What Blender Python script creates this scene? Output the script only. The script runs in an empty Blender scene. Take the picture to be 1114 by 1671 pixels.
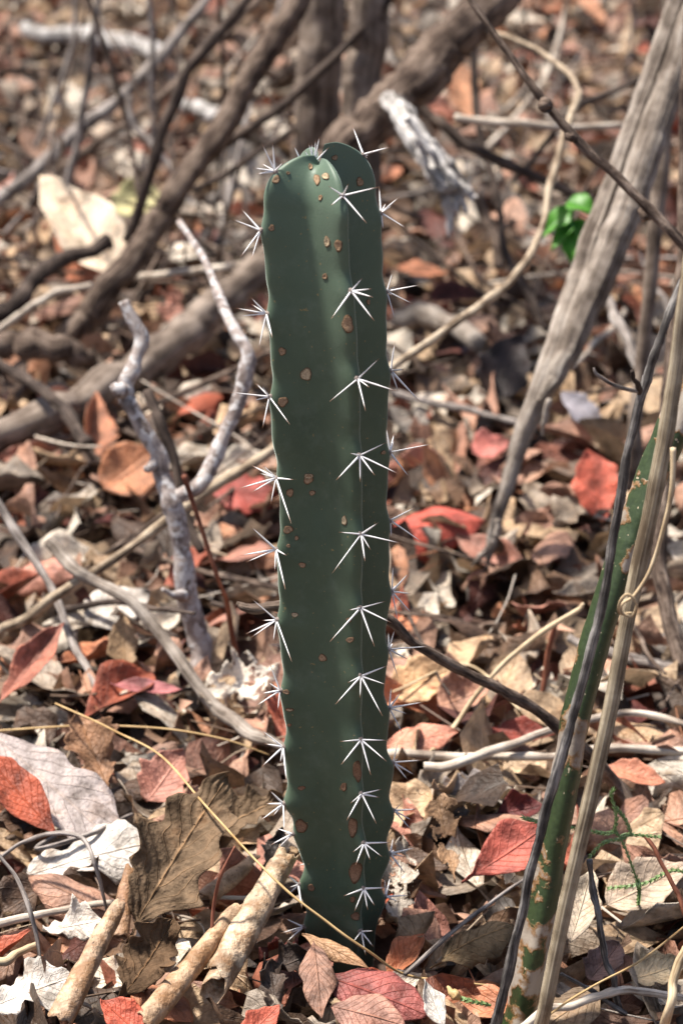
import bpy, math, random
import numpy as np
from mathutils import Vector
from mathutils.bvhtree import BVHTree

# ------------------------------------------------------------------ camera, sky, sun, exposure
scene = bpy.context.scene
COL = scene.collection
R_ = math.radians
W_PX, H_PX, LENS, SENS = 1114.0, 1671.0, 100.0, 36.0
FPX = H_PX * LENS / SENS
PITCH = R_(22.0)
CAM_D, CAM_H = 1.85, 1.09
cam_d = bpy.data.cameras.new('camera')
cam = bpy.data.objects.new('camera', cam_d)
COL.objects.link(cam)
cam.location = (0, -CAM_D, CAM_H)
cam.rotation_euler = (math.pi / 2 - PITCH, 0, 0)
cam_d.sensor_fit = 'VERTICAL'; cam_d.sensor_height = SENS; cam_d.lens = LENS
cam_d.clip_start = 0.05; cam_d.clip_end = 300
cam_d.dof.use_dof = True
cam_d.dof.focus_distance = 2.0
cam_d.dof.aperture_fstop = 8.0
cam_d.dof.aperture_blades = 9
scene.camera = cam

SUN_EL, SUN_AZ = R_(66), R_(-72)          # azimuth measured from +Y towards +X
sun_dir = Vector((math.sin(SUN_AZ) * math.cos(SUN_EL), math.cos(SUN_AZ) * math.cos(SUN_EL), math.sin(SUN_EL)))
world = bpy.data.worlds.new('World'); scene.world = world; world.use_nodes = True
wn = world.node_tree.nodes; wl = world.node_tree.links
for n in list(wn): wn.remove(n)
wo = wn.new('ShaderNodeOutputWorld'); wb = wn.new('ShaderNodeBackground'); ws = wn.new('ShaderNodeTexSky')
ws.sky_type = 'NISHITA'; ws.sun_disc = False
ws.sun_elevation = SUN_EL; ws.sun_rotation = SUN_AZ
ws.air_density = 0.8; ws.dust_density = 3.0; ws.ozone_density = 0.4
wb.inputs['Strength'].default_value = 0.095
wl.new(ws.outputs[0], wb.inputs[0]); wl.new(wb.outputs[0], wo.inputs[0])
sd = bpy.data.lights.new('sun', 'SUN'); so = bpy.data.objects.new('sun', sd); COL.objects.link(so)
sd.energy = 4.8; sd.angle = R_(4.0); sd.color = (1.0, 0.94, 0.86)
so.rotation_euler = sun_dir.to_track_quat('Z', 'Y').to_euler()
vs = scene.view_settings
vs.view_transform = 'Standard'; vs.look = 'None'; vs.gamma = 1.0; vs.exposure = 1.0
vs.use_curve_mapping = False

# ------------------------------------------------------------------ pixel <-> world helpers
CAMP = np.array([0.0, -CAM_D, CAM_H])
RIGHT = np.array([1.0, 0, 0])
FWD = np.array([0, math.cos(PITCH), -math.sin(PITCH)])
UPV = np.array([0, math.sin(PITCH), math.cos(PITCH)])
def ray(px, py):
    return FWD + RIGHT * ((px - W_PX / 2) / FPX) + UPV * ((H_PX / 2 - py) / FPX)
def G(px, py, z=0.0):                      # the ray meets the height z
    d = ray(px, py); return CAMP + d * ((z - CAM_H) / d[2])
def PY(px, py, y):                         # the ray meets the upright plane at world y
    d = ray(px, py); return CAMP + d * ((y + CAM_D) / d[1])
def proj(p):
    v = np.asarray(p) - CAMP; dz = v @ FWD
    return np.array([W_PX / 2 + FPX * (v @ RIGHT) / dz, H_PX / 2 - FPX * (v @ UPV) / dz])
def mpp(p):                                # metres for one photo pixel at p
    return ((np.asarray(p) - CAMP) @ FWD) / FPX
def unit(v):
    v = np.asarray(v, float); return v / (np.linalg.norm(v) + 1e-12)
def lin(c):
    out = []
    for v in c[:3]:
        v = v / 255.0
        out.append(v / 12.92 if v <= 0.04045 else ((v + 0.055) / 1.055) ** 2.4)
    return tuple(out)
rng = np.random.default_rng(11)

# ------------------------------------------------------------------ mesh helpers
def mk(name, verts, faces, mat=None, uv=None, col=None, parent=None, origin=None, smooth=True):
    verts = np.asarray(verts, np.float32).reshape(-1, 3)
    if origin is not None: verts = verts - np.asarray(origin, np.float32)
    me = bpy.data.meshes.new(name)
    if isinstance(faces, np.ndarray):
        nf, k = faces.shape
        me.vertices.add(len(verts)); me.vertices.foreach_set('co', verts.ravel())
        me.loops.add(nf * k); me.loops.foreach_set('vertex_index', faces.astype(np.int32).ravel())
        me.polygons.add(nf); me.polygons.foreach_set('loop_start', np.arange(0, nf * k, k, dtype=np.int32))
        me.update(calc_edges=True)
    else:
        me.from_pydata([tuple(v) for v in verts.tolist()], [], [tuple(int(i) for i in f) for f in faces])
    li = np.empty(len(me.loops), np.int32); me.loops.foreach_get('vertex_index', li)
    if uv is not None:
        l = me.uv_layers.new(name='UVMap'); l.data.foreach_set('uv', np.asarray(uv, np.float32)[li].ravel())
    if col is not None:
        a = me.color_attributes.new('col', 'FLOAT_COLOR', 'POINT')
        c = np.asarray(col, np.float32)
        if c.shape[1] == 3: c = np.concatenate([c, np.ones((len(c), 1), np.float32)], 1)
        a.data.foreach_set('color', c.ravel())
    if smooth: me.polygons.foreach_set('use_smooth', np.ones(len(me.polygons), bool))
    if mat: me.materials.append(mat)
    o = bpy.data.objects.new(name, me); COL.objects.link(o)
    if origin is not None: o.location = tuple(float(v) for v in origin)
    if parent is not None:
        o.parent = parent
        if origin is not None:
            o.location = tuple(float(a - b) for a, b in zip(origin, parent_world(parent)))
    return o
def parent_world(p):
    l = Vector((0, 0, 0))
    while p is not None:
        l = l + p.location; p = p.parent
    return l
def tag(o, label, cat, group=None, kind=None):
    o['label'] = label; o['category'] = cat
    if group: o['group'] = group
    if kind: o['kind'] = kind
    return o
def empty(name, loc):
    e = bpy.data.objects.new(name, None); COL.objects.link(e); e.location = tuple(float(v) for v in loc)
    e.empty_display_size = 0.02
    return e
def catmull(pts, n):
    pts = np.asarray(pts, float)
    P = np.vstack([2 * pts[0] - pts[1], pts, 2 * pts[-1] - pts[-2]])
    m = len(pts) - 1
    t = np.linspace(0, m - 1e-6, n); i = t.astype(int); f = (t - i)[:, None]
    p0, p1, p2, p3 = P[i], P[i + 1], P[i + 2], P[i + 3]
    return 0.5 * (2 * p1 + (p2 - p0) * f + (2 * p0 - 5 * p1 + 4 * p2 - p3) * f ** 2 + (3 * p1 - p0 - 3 * p2 + p3) * f ** 3)
def smooth_noise(n, step, r):
    k = max(2, int(n / step) + 3)
    v = r.normal(size=k); x = np.linspace(0, k - 1.001, n); i = x.astype(int); f = x - i
    f = f * f * (3 - 2 * f)
    return v[i] * (1 - f) + v[i + 1] * f
def tube_data(path, rad, n=60, sides=12, knob=0.06, wob=0.25, seed=0, section=None, taper_end=None, twist=0.0, flat=0.0, groove=0.0):
    """tapering stick along a path; rad given at the path points"""
    r = np.random.default_rng(seed + 500)
    pts = catmull(path, n)
    rad = np.asarray(rad, float)
    rr = np.interp(np.linspace(0, 1, n), np.linspace(0, 1, len(rad)), rad)
    for a in range(3): pts[:, a] += smooth_noise(n, 7, r) * rr * wob
    rr = rr * (1 + knob * smooth_noise(n, 4, r) + 0.6 * knob * smooth_noise(n, 1.6, r))
    if taper_end:
        rr[-1] *= taper_end; rr[-2] *= (1 + taper_end) / 2
    tan = np.gradient(pts, axis=0); tan /= np.linalg.norm(tan, axis=1)[:, None] + 1e-12
    nrm = np.cross(tan[0], [1.0, 0.02, 0]); 
    ref = np.array([0, 1.0, 0]); nrm = ref - tan[0] * (ref @ tan[0]); nrm = unit(nrm)
    V = []; UV = []
    d = np.concatenate([[0], np.cumsum(np.linalg.norm(np.diff(pts, axis=0), axis=1))])
    ang = np.linspace(0, 2 * math.pi, sides + 1)
    rough = r.normal(size=(n, sides)) * knob * 0.35
    if groove:
        g0, g1 = r.normal(size=sides), r.normal(size=sides)
        tt = np.linspace(0, 1, n)[:, None]
        rough = rough + groove * (g0 * np.cos(tt * 5) + g1 * np.sin(tt * 5))
    for i in range(n):
        if i:
            nrm = nrm - tan[i] * (nrm @ tan[i]); nrm = unit(nrm)
        b = np.cross(tan[i], nrm)
        a2 = ang + twist * i / n
        sec = np.ones(sides + 1) if section is None else section(ang)
        q = np.append(rough[i], rough[i, 0])
        rad_i = rr[i] * sec * (1 + q)
        V.append(pts[i] + np.outer(np.cos(a2) * rad_i, nrm) + np.outer(np.sin(a2) * rad_i * (1 - flat), b))
        UV.append(np.stack([ang / (2 * math.pi) * rr.mean() * 6.28, np.full(sides + 1, d[i])], 1))
    V = np.concatenate(V); UV = np.concatenate(UV)
    s = sides + 1
    i, j = np.meshgrid(np.arange(n - 1), np.arange(sides), indexing='ij')
    a = (i * s + j).ravel()
    F = [tuple(x) for x in np.stack([a, a + 1, a + s + 1, a + s], 1)]
    F.append(tuple(range(sides - 1, -1, -1)))
    F.append(tuple((n - 1) * s + k for k in range(sides)))
    return V, F, UV
def stick(name, path, wpx, mat, label=None, cat='twig', group=None, parent=None, **kw):
    """path: list of (px, py, y) on upright planes or ('g', px, py, z); wpx widths in photo pixels"""
    pts = []
    for q in path:
        pts.append(G(q[1], q[2], q[3]) if q[0] == 'g' else (np.array(q[1:], float) if q[0] == 'w' else PY(*q)))
    pts = np.array(pts)
    wp = np.interp(np.linspace(0, 1, len(pts)), np.linspace(0, 1, len(wpx)), wpx)
    rad = [w * mpp(p) / 2 for w, p in zip(wp, pts)]
    V, F, UV = tube_data(pts, rad, **kw)
    lo = pts[np.argmin(pts[:, 2])]
    o = mk(name, V, F, mat, UV, parent=parent, origin=lo)
    if label: tag(o, label, cat, group)
    return o

# ------------------------------------------------------------------ materials
def new_mat(name):
    m = bpy.data.materials.new(name); m.use_nodes = True
    nt = m.node_tree
    for n in list(nt.nodes): nt.nodes.remove(n)
    out = nt.nodes.new('ShaderNodeOutputMaterial'); b = nt.nodes.new('ShaderNodeBsdfPrincipled')
    nt.links.new(b.outputs[0], out.inputs[0])
    def N(t, **kw):
        n = nt.nodes.new(t)
        for k, v in kw.items(): setattr(n, k, v)
        return n
    return m, N, nt.links.new, b, out
def math_n(N, L, op, a, b=None, c=None, clamp=False):
    n = N('ShaderNodeMath', operation=op); n.use_clamp = clamp
    for i, v in enumerate((a, b, c)):
        if v is None: continue
        if hasattr(v, 'links') or hasattr(v, 'is_linked'): L(v, n.inputs[i])
        else: n.inputs[i].default_value = v
    return n.outputs[0]
def ramp(N, L, fac, stops):
    n = N('ShaderNodeValToRGB'); L(fac, n.inputs[0])
    e = n.color_ramp.elements
    while len(e) < len(stops): e.new(0.5)
    for el, (p, c) in zip(e, stops): el.position = p; el.color = (*c, 1)
    return n.outputs[0]
def mixc(N, L, fac, a, b, mode='MIX'):
    n = N('ShaderNodeMix', data_type='RGBA', blend_type=mode)
    for i, v in ((0, fac), (6, a), (7, b)):
        if hasattr(v, 'is_linked'): L(v, n.inputs[i])
        elif i == 0: n.inputs[0].default_value = v
        else: n.inputs[i].default_value = (*v, 1)
    return n.outputs[2]
def noise(N, L, vec, scale, detail=4, rough=0.55):
    n = N('ShaderNodeTexNoise'); n.inputs['Scale'].default_value = scale
    n.inputs['Detail'].default_value = detail; n.inputs['Roughness'].default_value = rough
    if vec is not None: L(vec, n.inputs['Vector'])
    return n.outputs[0]

def leaf_mat(name, source='object', lacy=0.0, vein=1.0, fuzzy=False, spots=0.3, rust=False):
    m, N, L, b, out = new_mat(name)
    uv = N('ShaderNodeUVMap', uv_map='UVMap').outputs[0]
    sp = N('ShaderNodeSeparateXYZ'); L(uv, sp.inputs[0])
    u, v = sp.outputs[0], sp.outputs[1]
    geo = N('ShaderNodeNewGeometry')
    pos = geo.outputs['Position']
    if source == 'object': base = N('ShaderNodeObjectInfo').outputs['Color']
    else: base = N('ShaderNodeAttribute', attribute_name='col').outputs['Color']
    av = math_n(N, L, 'ABSOLUTE', v)
    nz = noise(N, L, pos, 55, 5)
    nz2 = noise(N, L, pos, 260, 4)
    # side veins sweep forward from the midrib
    wob = math_n(N, L, 'MULTIPLY_ADD', nz, 0.06, u)
    ph = math_n(N, L, 'SUBTRACT', math_n(N, L, 'MULTIPLY', wob, 9.0), math_n(N, L, 'MULTIPLY', av, 2.6))
    tri = math_n(N, L, 'PINGPONG', ph, 0.5)
    side = math_n(N, L, 'SUBTRACT', 1.0, math_n(N, L, 'MULTIPLY', tri, 14.0), clamp=True)
    mid = math_n(N, L, 'SUBTRACT', 1.0, math_n(N, L, 'MULTIPLY', av, 16.0), clamp=True)
    ve = math_n(N, L, 'MAXIMUM', math_n(N, L, 'MULTIPLY', side, 0.55), mid)
    blot = ramp(N, L, nz, [(0.32, (0.42, 0.40, 0.38)), (0.5, (0.95, 0.95, 0.95)), (0.68, (1.28, 1.22, 1.16))])
    c = mixc(N, L, 1.0, base, blot, 'MULTIPLY')
    fine = ramp(N, L, nz2, [(0.3, (0.78, 0.76, 0.74)), (0.6, (1.1, 1.1, 1.1))])
    c = mixc(N, L, 0.8, c, fine, 'MULTIPLY')
    n4 = noise(N, L, pos, 34, 6, 0.68)
    c = mixc(N, L, ramp(N, L, n4, [(0.54, (0, 0, 0)), (0.62, (0.62, 0.62, 0.62))]), c, mixc(N, L, 1.0, c, (0.50, 0.40, 0.32), 'MULTIPLY'))
    sn = noise(N, L, pos, 420, 2)
    spot = ramp(N, L, sn, [(0.66, (0, 0, 0)), (0.70, (1, 1, 1))])
    c = mixc(N, L, math_n(N, L, 'MULTIPLY', spot, spots), c, (0.05, 0.035, 0.025))
    if rust:
        c = mixc(N, L, ramp(N, L, noise(N, L, pos, 48, 5, 0.7), [(0.47, (0, 0, 0)), (0.60, (0.85, 0.85, 0.85))]), c, (0.26, 0.135, 0.06))
    light = mixc(N, L, 1.0, c, (2.0, 1.8, 1.55) if fuzzy else (1.5, 1.42, 1.3), 'MULTIPLY')
    c = mixc(N, L, math_n(N, L, 'MULTIPLY', ve, 0.55 * vein), c, light)
    L(c, b.inputs['Base Color'])
    b.inputs['Roughness'].default_value = 0.85 if fuzzy else 0.55
    b.inputs['Specular IOR Level'].default_value = 0.15 if fuzzy else 0.35
    hsum = math_n(N, L, 'ADD', math_n(N, L, 'MULTIPLY', ve, 0.6 * vein), math_n(N, L, 'MULTIPLY', nz2, 0.8))
    hsum = math_n(N, L, 'ADD', hsum, math_n(N, L, 'MULTIPLY', nz, 1.2))
    bp = N('ShaderNodeBump'); bp.inputs['Strength'].default_value = 0.8; bp.inputs['Distance'].default_value = 0.0028
    L(hsum, bp.inputs['Height']); L(bp.outputs[0], b.inputs['Normal'])
    tr = N('ShaderNodeBsdfTranslucent'); L(c, tr.inputs[0]); L(bp.outputs[0], tr.inputs['Normal'])
    mx = N('ShaderNodeMixShader'); mx.inputs[0].default_value = 0.16
    L(b.outputs[0], mx.inputs[1]); L(tr.outputs[0], mx.inputs[2])
    last = mx.outputs[0]
    if lacy:
        h = noise(N, L, pos, 95, 3)
        hole = ramp(N, L, h, [(0.5 + 0.13 * (1 - lacy), (0, 0, 0)), (0.515 + 0.13 * (1 - lacy), (1, 1, 1))])
        tp = N('ShaderNodeBsdfTransparent'); m2 = N('ShaderNodeMixShader')
        L(hole, m2.inputs[0]); L(last, m2.inputs[1]); L(tp.outputs[0], m2.inputs[2]); last = m2.outputs[0]
    L(last, out.inputs[0])
    return m
def bark_mat(name, c1, c2, c3=None, along=28.0, across=420.0, bump=0.8, rough=0.85, patch=None, patch_amt=0.5, patch_scale=60, dist=0.002):
    """c1 dark .. c2 light, streaked along the stick; patch: colour of lichen patches"""
    m, N, L, b, out = new_mat(name)
    uv = N('ShaderNodeUVMap', uv_map='UVMap').outputs[0]
    mp = N('ShaderNodeMapping'); L(uv, mp.inputs[0]); mp.inputs['Scale'].default_value = (across, along, 1)
    st = noise(N, L, mp.outputs[0], 1.0, 6, 0.65)
    pos = N('ShaderNodeNewGeometry').outputs['Position']
    nz = noise(N, L, pos, 40, 5)
    f = math_n(N, L, 'MULTIPLY_ADD', nz, 0.6, math_n(N, L, 'MULTIPLY', st, 0.7))
    stops = [(0.52, c1), (0.78, c2)] if c3 is None else [(0.53, c1), (0.64, c3), (0.77, c2)]
    c = ramp(N, L, f, stops)
    if patch:
        pn = noise(N, L, pos, patch_scale, 4, 0.6)
        t = 0.5 + 0.2 * (0.5 - patch_amt)
        pf = ramp(N, L, pn, [(t, (0, 0, 0)), (t + 0.05, (1, 1, 1))])
        c = mixc(N, L, pf, c, patch)
    L(c, b.inputs['Base Color']); b.inputs['Roughness'].default_value = rough
    b.inputs['Specular IOR Level'].default_value = 0.2
    bp = N('ShaderNodeBump'); bp.inputs['Strength'].default_value = bump; bp.inputs['Distance'].default_value = dist
    L(math_n(N, L, 'ADD', st, math_n(N, L, 'MULTIPLY', nz, 0.7)), bp.inputs['Height']); L(bp.outputs[0], b.inputs['Normal'])
    return m
def attr_mat(name, rough=0.7, bump=0.3, scale=400, spec=0.3):
    m, N, L, b, out = new_mat(name)
    pos = N('ShaderNodeNewGeometry').outputs['Position']
    c = N('ShaderNodeAttribute', attribute_name='col').outputs['Color']
    nz = noise(N, L, pos, scale, 4)
    v = ramp(N, L, nz, [(0.3, (0.65, 0.62, 0.6)), (0.65, (1.15, 1.15, 1.15))])
    L(mixc(N, L, 1.0, c, v, 'MULTIPLY'), b.inputs['Base Color'])
    b.inputs['Roughness'].default_value = rough; b.inputs['Specular IOR Level'].default_value = spec
    bp = N('ShaderNodeBump'); bp.inputs['Strength'].default_value = bump; bp.inputs['Distance'].default_value = 0.001
    L(nz, bp.inputs['Height']); L(bp.outputs[0], b.inputs['Normal'])
    return m
def soil_mat():
    m, N, L, b, out = new_mat('soil')
    pos = N('ShaderNodeNewGeometry').outputs['Position']
    vo = N('ShaderNodeTexVoronoi'); vo.inputs['Scale'].default_value = 18; L(pos, vo.inputs['Vector'])
    nz = noise(N, L, pos, 30, 6)
    c = ramp(N, L, nz, [(0.3, (0.018, 0.012, 0.009)), (0.7, (0.075, 0.05, 0.036))])
    hs = N('ShaderNodeSeparateColor'); L(vo.outputs['Color'], hs.inputs[0])
    lc = ramp(N, L, hs.outputs[0], [(0.0, (0.05, 0.03, 0.022)), (0.5, (0.16, 0.085, 0.06)), (1.0, (0.3, 0.22, 0.17))])
    c = mixc(N, L, 0.45, c, lc)
    L(c, b.inputs['Base Color']); b.inputs['Roughness'].default_value = 0.95
    bp = N('ShaderNodeBump'); bp.inputs['Strength'].default_value = 1.0; bp.inputs['Distance'].default_value = 0.01
    L(nz, bp.inputs['Height']); L(bp.outputs[0], b.inputs['Normal'])
    return m
M = {}
M['leaf'] = leaf_mat('dry_leaf_surface')
M['leaf_stuff'] = leaf_mat('litter_leaf_surface', 'attr')
M['lacy'] = leaf_mat('eaten_leaf_surface', lacy=0.75, vein=0.5)
M['rolled'] = leaf_mat('rolled_leaf_surface', vein=0.2, spots=0.8, rust=True)
M['fuzzy'] = leaf_mat('felted_leaf_surface', vein=1.5, fuzzy=True)
M['bark_brown'] = bark_mat('brown_bark', (0.04, 0.026, 0.02), (0.27, 0.205, 0.16), (0.125, 0.088, 0.066), along=40, across=300, bump=1.0, dist=0.006)
M['bark_dark'] = bark_mat('dark_bark', (0.022, 0.015, 0.012), (0.12, 0.09, 0.072), (0.05, 0.036, 0.029))
M['bark_trunk'] = bark_mat('trunk_bark', (0.07, 0.052, 0.04), (0.26, 0.21, 0.17), (0.15, 0.115, 0.09), along=14, across=120)
M['bark_grey'] = bark_mat('grey_twig_bark', (0.06, 0.05, 0.045), (0.38, 0.34, 0.31), (0.2, 0.17, 0.15))
M['dead_wood'] = bark_mat('weathered_dead_wood', (0.1, 0.077, 0.06), (0.44, 0.385, 0.33), (0.26, 0.215, 0.175), along=7, across=420, bump=1.0, dist=0.005)
M['white_wood'] = bark_mat('bleached_wood', (0.05, 0.042, 0.036), (0.74, 0.71, 0.68), (0.46, 0.43, 0.40), along=10, across=340, bump=1.0, dist=0.006)
M['lichen'] = bark_mat('lichen_bark', (0.12, 0.092, 0.08), (0.42, 0.37, 0.34), (0.27, 0.225, 0.205), along=60, across=120, patch=(0.46, 0.44, 0.43), patch_amt=0.42, patch_scale=120)
M['straw'] = bark_mat('dry_straw', (0.22, 0.15, 0.08), (0.62, 0.5, 0.33), (0.44, 0.33, 0.2), along=20, across=500, bump=0.4, rough=0.6)
M['vine'] = bark_mat('vine_bark', (0.10, 0.07, 0.045), (0.46, 0.38, 0.28), (0.28, 0.215, 0.15), along=34, across=400, bump=0.8)
M['straw_gold'] = bark_mat('golden_straw', (0.30, 0.18, 0.07), (0.56, 0.40, 0.2), None, along=20, across=500, bump=0.2, rough=0.5)
M['pale_stick'] = bark_mat('pale_stick_wood', (0.17, 0.13, 0.1), (0.62, 0.55, 0.46), (0.4, 0.335, 0.27), along=12, across=360, bump=0.7)
M['red_twig'] = bark_mat('red_brown_stalk', (0.1, 0.03, 0.018), (0.3, 0.12, 0.07), None, along=30, across=300, bump=0.3, rough=0.6)
M['char_twig'] = bark_mat('dark_grey_stem', (0.028, 0.025, 0.023), (0.30, 0.28, 0.26), (0.095, 0.086, 0.08), along=22, across=500, bump=1.0)
M['ridged'] = bark_mat('ridged_tan_stem', (0.13, 0.095, 0.06), (0.46, 0.39, 0.28), (0.28, 0.225, 0.15), along=6, across=900, bump=0.9)
M['soil'] = soil_mat()
M['scar'] = attr_mat('corky_scar', 0.85, 0.5, 900, 0.15)
M['pad'] = attr_mat('areole_wool', 0.95, 0.8, 1500, 0.05)

# ------------------------------------------------------------------ ground
SOIL_Z = -0.05
gn = 60
gx = np.sign(np.linspace(-1, 1, gn)) * np.abs(np.linspace(-1, 1, gn)) ** 3 * 60
gX, gY = np.meshgrid(gx, gx + 1.0, indexing='ij')
gZ = SOIL_Z + 0.006 * np.sin(gX * 5.1) * np.cos(gY * 4.3)
idx = np.arange(gn * gn).reshape(gn, gn)
gf = np.stack([idx[:-1, :-1], idx[1:, :-1], idx[1:, 1:], idx[:-1, 1:]], -1).reshape(-1, 4)
ground = mk('ground', np.stack([gX, gY, gZ], -1).reshape(-1, 3), gf, M['soil'])
ground['kind'] = 'structure'

# ------------------------------------------------------------------ leaf shapes
def outline(kind, u):
    s = np.sin(np.pi * np.clip(u, 0, 1))
    if kind == 'ovate': w = np.sin(np.pi * np.clip(u, 0, 1) ** 0.72) ** 0.85
    elif kind == 'obovate': w = np.sin(np.pi * np.clip(u, 0, 1) ** 1.35) ** 0.85
    elif kind == 'lance': w = s ** 1.15
    elif kind == 'round': w = np.clip(s, 0, 1) ** 0.5
    elif kind == 'lobed': w = np.sin(np.pi * np.clip(u, 0, 1) ** 0.8) ** 0.7 * (0.82 + 0.15 * np.cos(2 * np.pi * 4.2 * u + 0.6))
    elif kind == 'torn': w = s ** 0.6 * (0.76 + 0.24 * np.sin(11 * u + 1)) * (0.86 + 0.14 * np.sin(37 * u))
    else: w = s ** 0.85
    return np.maximum(w, 0.015)
def leaf_grid(L, Wd, kind='ellipse', nu=16, nv=8, bend=0.3, curl=0.6, fold=0.2, wave=0.1, twist=0.2, seed=0, petiole=True, rolled=0.0, quilt=0.0):
    """a leaf lying along +x with its midrib on y = 0; z is its upper side"""
    r = np.random.default_rng(seed + 900)
    u = np.linspace(0, 1, nu + 1); v = np.linspace(-1, 1, nv + 1)
    U, V = np.meshgrid(u, v, indexing='ij')
    if petiole:
        ub = np.clip((U - 0.12) / 0.88, 0, 1); w = outline(kind, ub)
        w = np.where(U < 0.12, 0.035, w)
    else: w = outline(kind, U)
    asym = 1 + 0.12 * smooth_noise(nu + 1, 3, r)[:, None] * np.sign(V)
    hw = Wd / 2 * w * asym
    s = hw * V                                      # arc position across
    if rolled:
        ang = rolled * 2 * math.pi
        rho = Wd / 2 * (0.9 + 0.1 * np.sin(3 * U + seed)) * (1 - 0.32 * (V + 1) / 2) * (1.05 - 0.35 * U ** 2)
        a = (V + 1) / 2 * ang + 0.8 * U
        Y = rho * np.cos(a); Z = rho * np.sin(a) + Wd / 2
        X = U * L + 0.09 * L * np.sin(a * 0.55 + seed) * (U - 0.5) * 2 + 0.015 * L * np.sin(a * 6)
        rho = rho * (1 + 0.08 * np.sin(7 * U + 2 * a + seed) + 0.04 * np.sin(19 * U + 3 * a) + 0.03 * np.sin(31 * U + 5 * a + seed)); Y = rho * np.cos(a); Z = rho * np.sin(a) + Wd / 2
    else:
        cang = curl * (0.7 + 0.6 * U)
        rho = (Wd / 2) / np.where(np.abs(cang) < 1e-3, 1e-3, cang)
        Y = rho * np.sin(s / rho); Z = rho * (1 - np.cos(s / rho))
        Z = Z + fold * np.abs(s)
        ph = r.uniform(0, 6.28)
        Z = Z + wave * Wd * 0.5 * np.abs(V) ** 1.5 * (np.sin(U * r.uniform(6, 13) + ph + np.sign(V) * 1.3) + 0.5 * np.sin(U * 23 + ph))
        Z = Z + quilt * Wd * np.abs(np.sin(np.pi * (9 * U - 2.6 * np.abs(V)))) * (U > 0.14) * (1 - np.abs(V) ** 4)
        X = U * L
        tw = twist * (U - 0.5)
        Y, Z = Y * np.cos(tw) - Z * np.sin(tw), Y * np.sin(tw) + Z * np.cos(tw)
    # bend along the length
    if abs(bend) > 1e-3:
        rb = L / bend; th = (X - L / 2) / rb
        X2 = L / 2 + (rb - Z) * np.sin(th); Z = rb - (rb - Z) * np.cos(th); X = X2
    P = np.stack([X, Y, Z], -1).reshape(-1, 3)
    uv = np.stack([U, V], -1).reshape(-1, 2)
    n2 = nv + 1
    i, j = np.meshgrid(np.arange(nu), np.arange(nv), indexing='ij')
    a = (i * n2 + j).ravel()
    F = np.stack([a, a + n2, a + n2 + 1, a + 1], 1)
    return P, F, uv
def thicken(P, F, uv, t=0.0005):
    """closed sheet of real thickness"""
    nrm = np.zeros_like(P)
    fn = np.cross(P[F[:, 2]] - P[F[:, 0]], P[F[:, 3]] - P[F[:, 1]])
    for k in range(4): np.add.at(nrm, F[:, k], fn)
    nrm /= np.linalg.norm(nrm, axis=1)[:, None] + 1e-12
    n = len(P)
    e = np.concatenate([F[:, [0, 1]], F[:, [1, 2]], F[:, [2, 3]], F[:, [3, 0]]])
    key = {}
    for a, b in e: key[(a, b)] = 1
    rim = [(a, b) for a, b in e if (b, a) not in key]
    F2 = np.concatenate([F, F[:, ::-1] + n, np.array([[b, a, a + n, b + n] for a, b in rim])])
    return np.concatenate([P, P - nrm * t]), F2, np.concatenate([uv, uv])
HERO_N = [0]
def hero(name, label, base, tip, wpx, colour, kind='ellipse', k=0.3, h=0.012, cat='leaf', group=None, mat='leaf', nu=22, nv=12, **kw):
    """leaf whose base and tip are seen at two photo pixels; it lies in a plane tilted by k from level towards the viewer,
    resting on the litter at its lower end"""
    HERO_N[0] += 1
    low = base if base[1] >= tip[1] else tip
    A = G(low[0], low[1], h)
    n = unit(np.array([0, 0, 1.0]) * (1 - k) + unit(CAMP - A) * k)
    def onpl(p):
        d = ray(*p); return CAMP + d * (((A - CAMP) @ n) / (d @ n))
    B, T = onpl(base), onpl(tip)
    Lv = T - B; L = np.linalg.norm(Lv); x = Lv / L; y = unit(np.cross(n, x)); z = np.cross(x, y)
    mid = (B + T) / 2
    pl = proj(mid + x * 0.005) - proj(mid); pl /= np.linalg.norm(pl)
    pw = proj(mid + y * 0.01) - proj(mid)
    perp = abs(pw[0] * pl[1] - pw[1] * pl[0]) / 0.01
    Wd = min(wpx / max(perp, 0.3 / mpp(mid)), L * 1.6)
    kw.setdefault('seed', HERO_N[0])
    P, F, uv = leaf_grid(L, Wd, kind, nu, nv, **kw)
    P, F, uv = thicken(P, F, uv)
    Wp = B + np.outer(P[:, 0], x) + np.outer(P[:, 1], y) + np.outer(P[:, 2], z)
    low_z = Wp[:, 2].min()
    if low_z < -0.02: Wp[:, 2] += -0.02 - low_z
    o = mk(name, Wp, F, M[mat], uv, origin=A)
    cl = np.array(lin(colour)); g_ = cl.mean(); cl = (cl * 0.82 + g_ * 0.18) * 0.92 * np.array([1.04, 0.98, 0.9])
    o.color = (*[float(v) for v in cl], 1)
    tag(o, label, cat, group)
    return o

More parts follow.
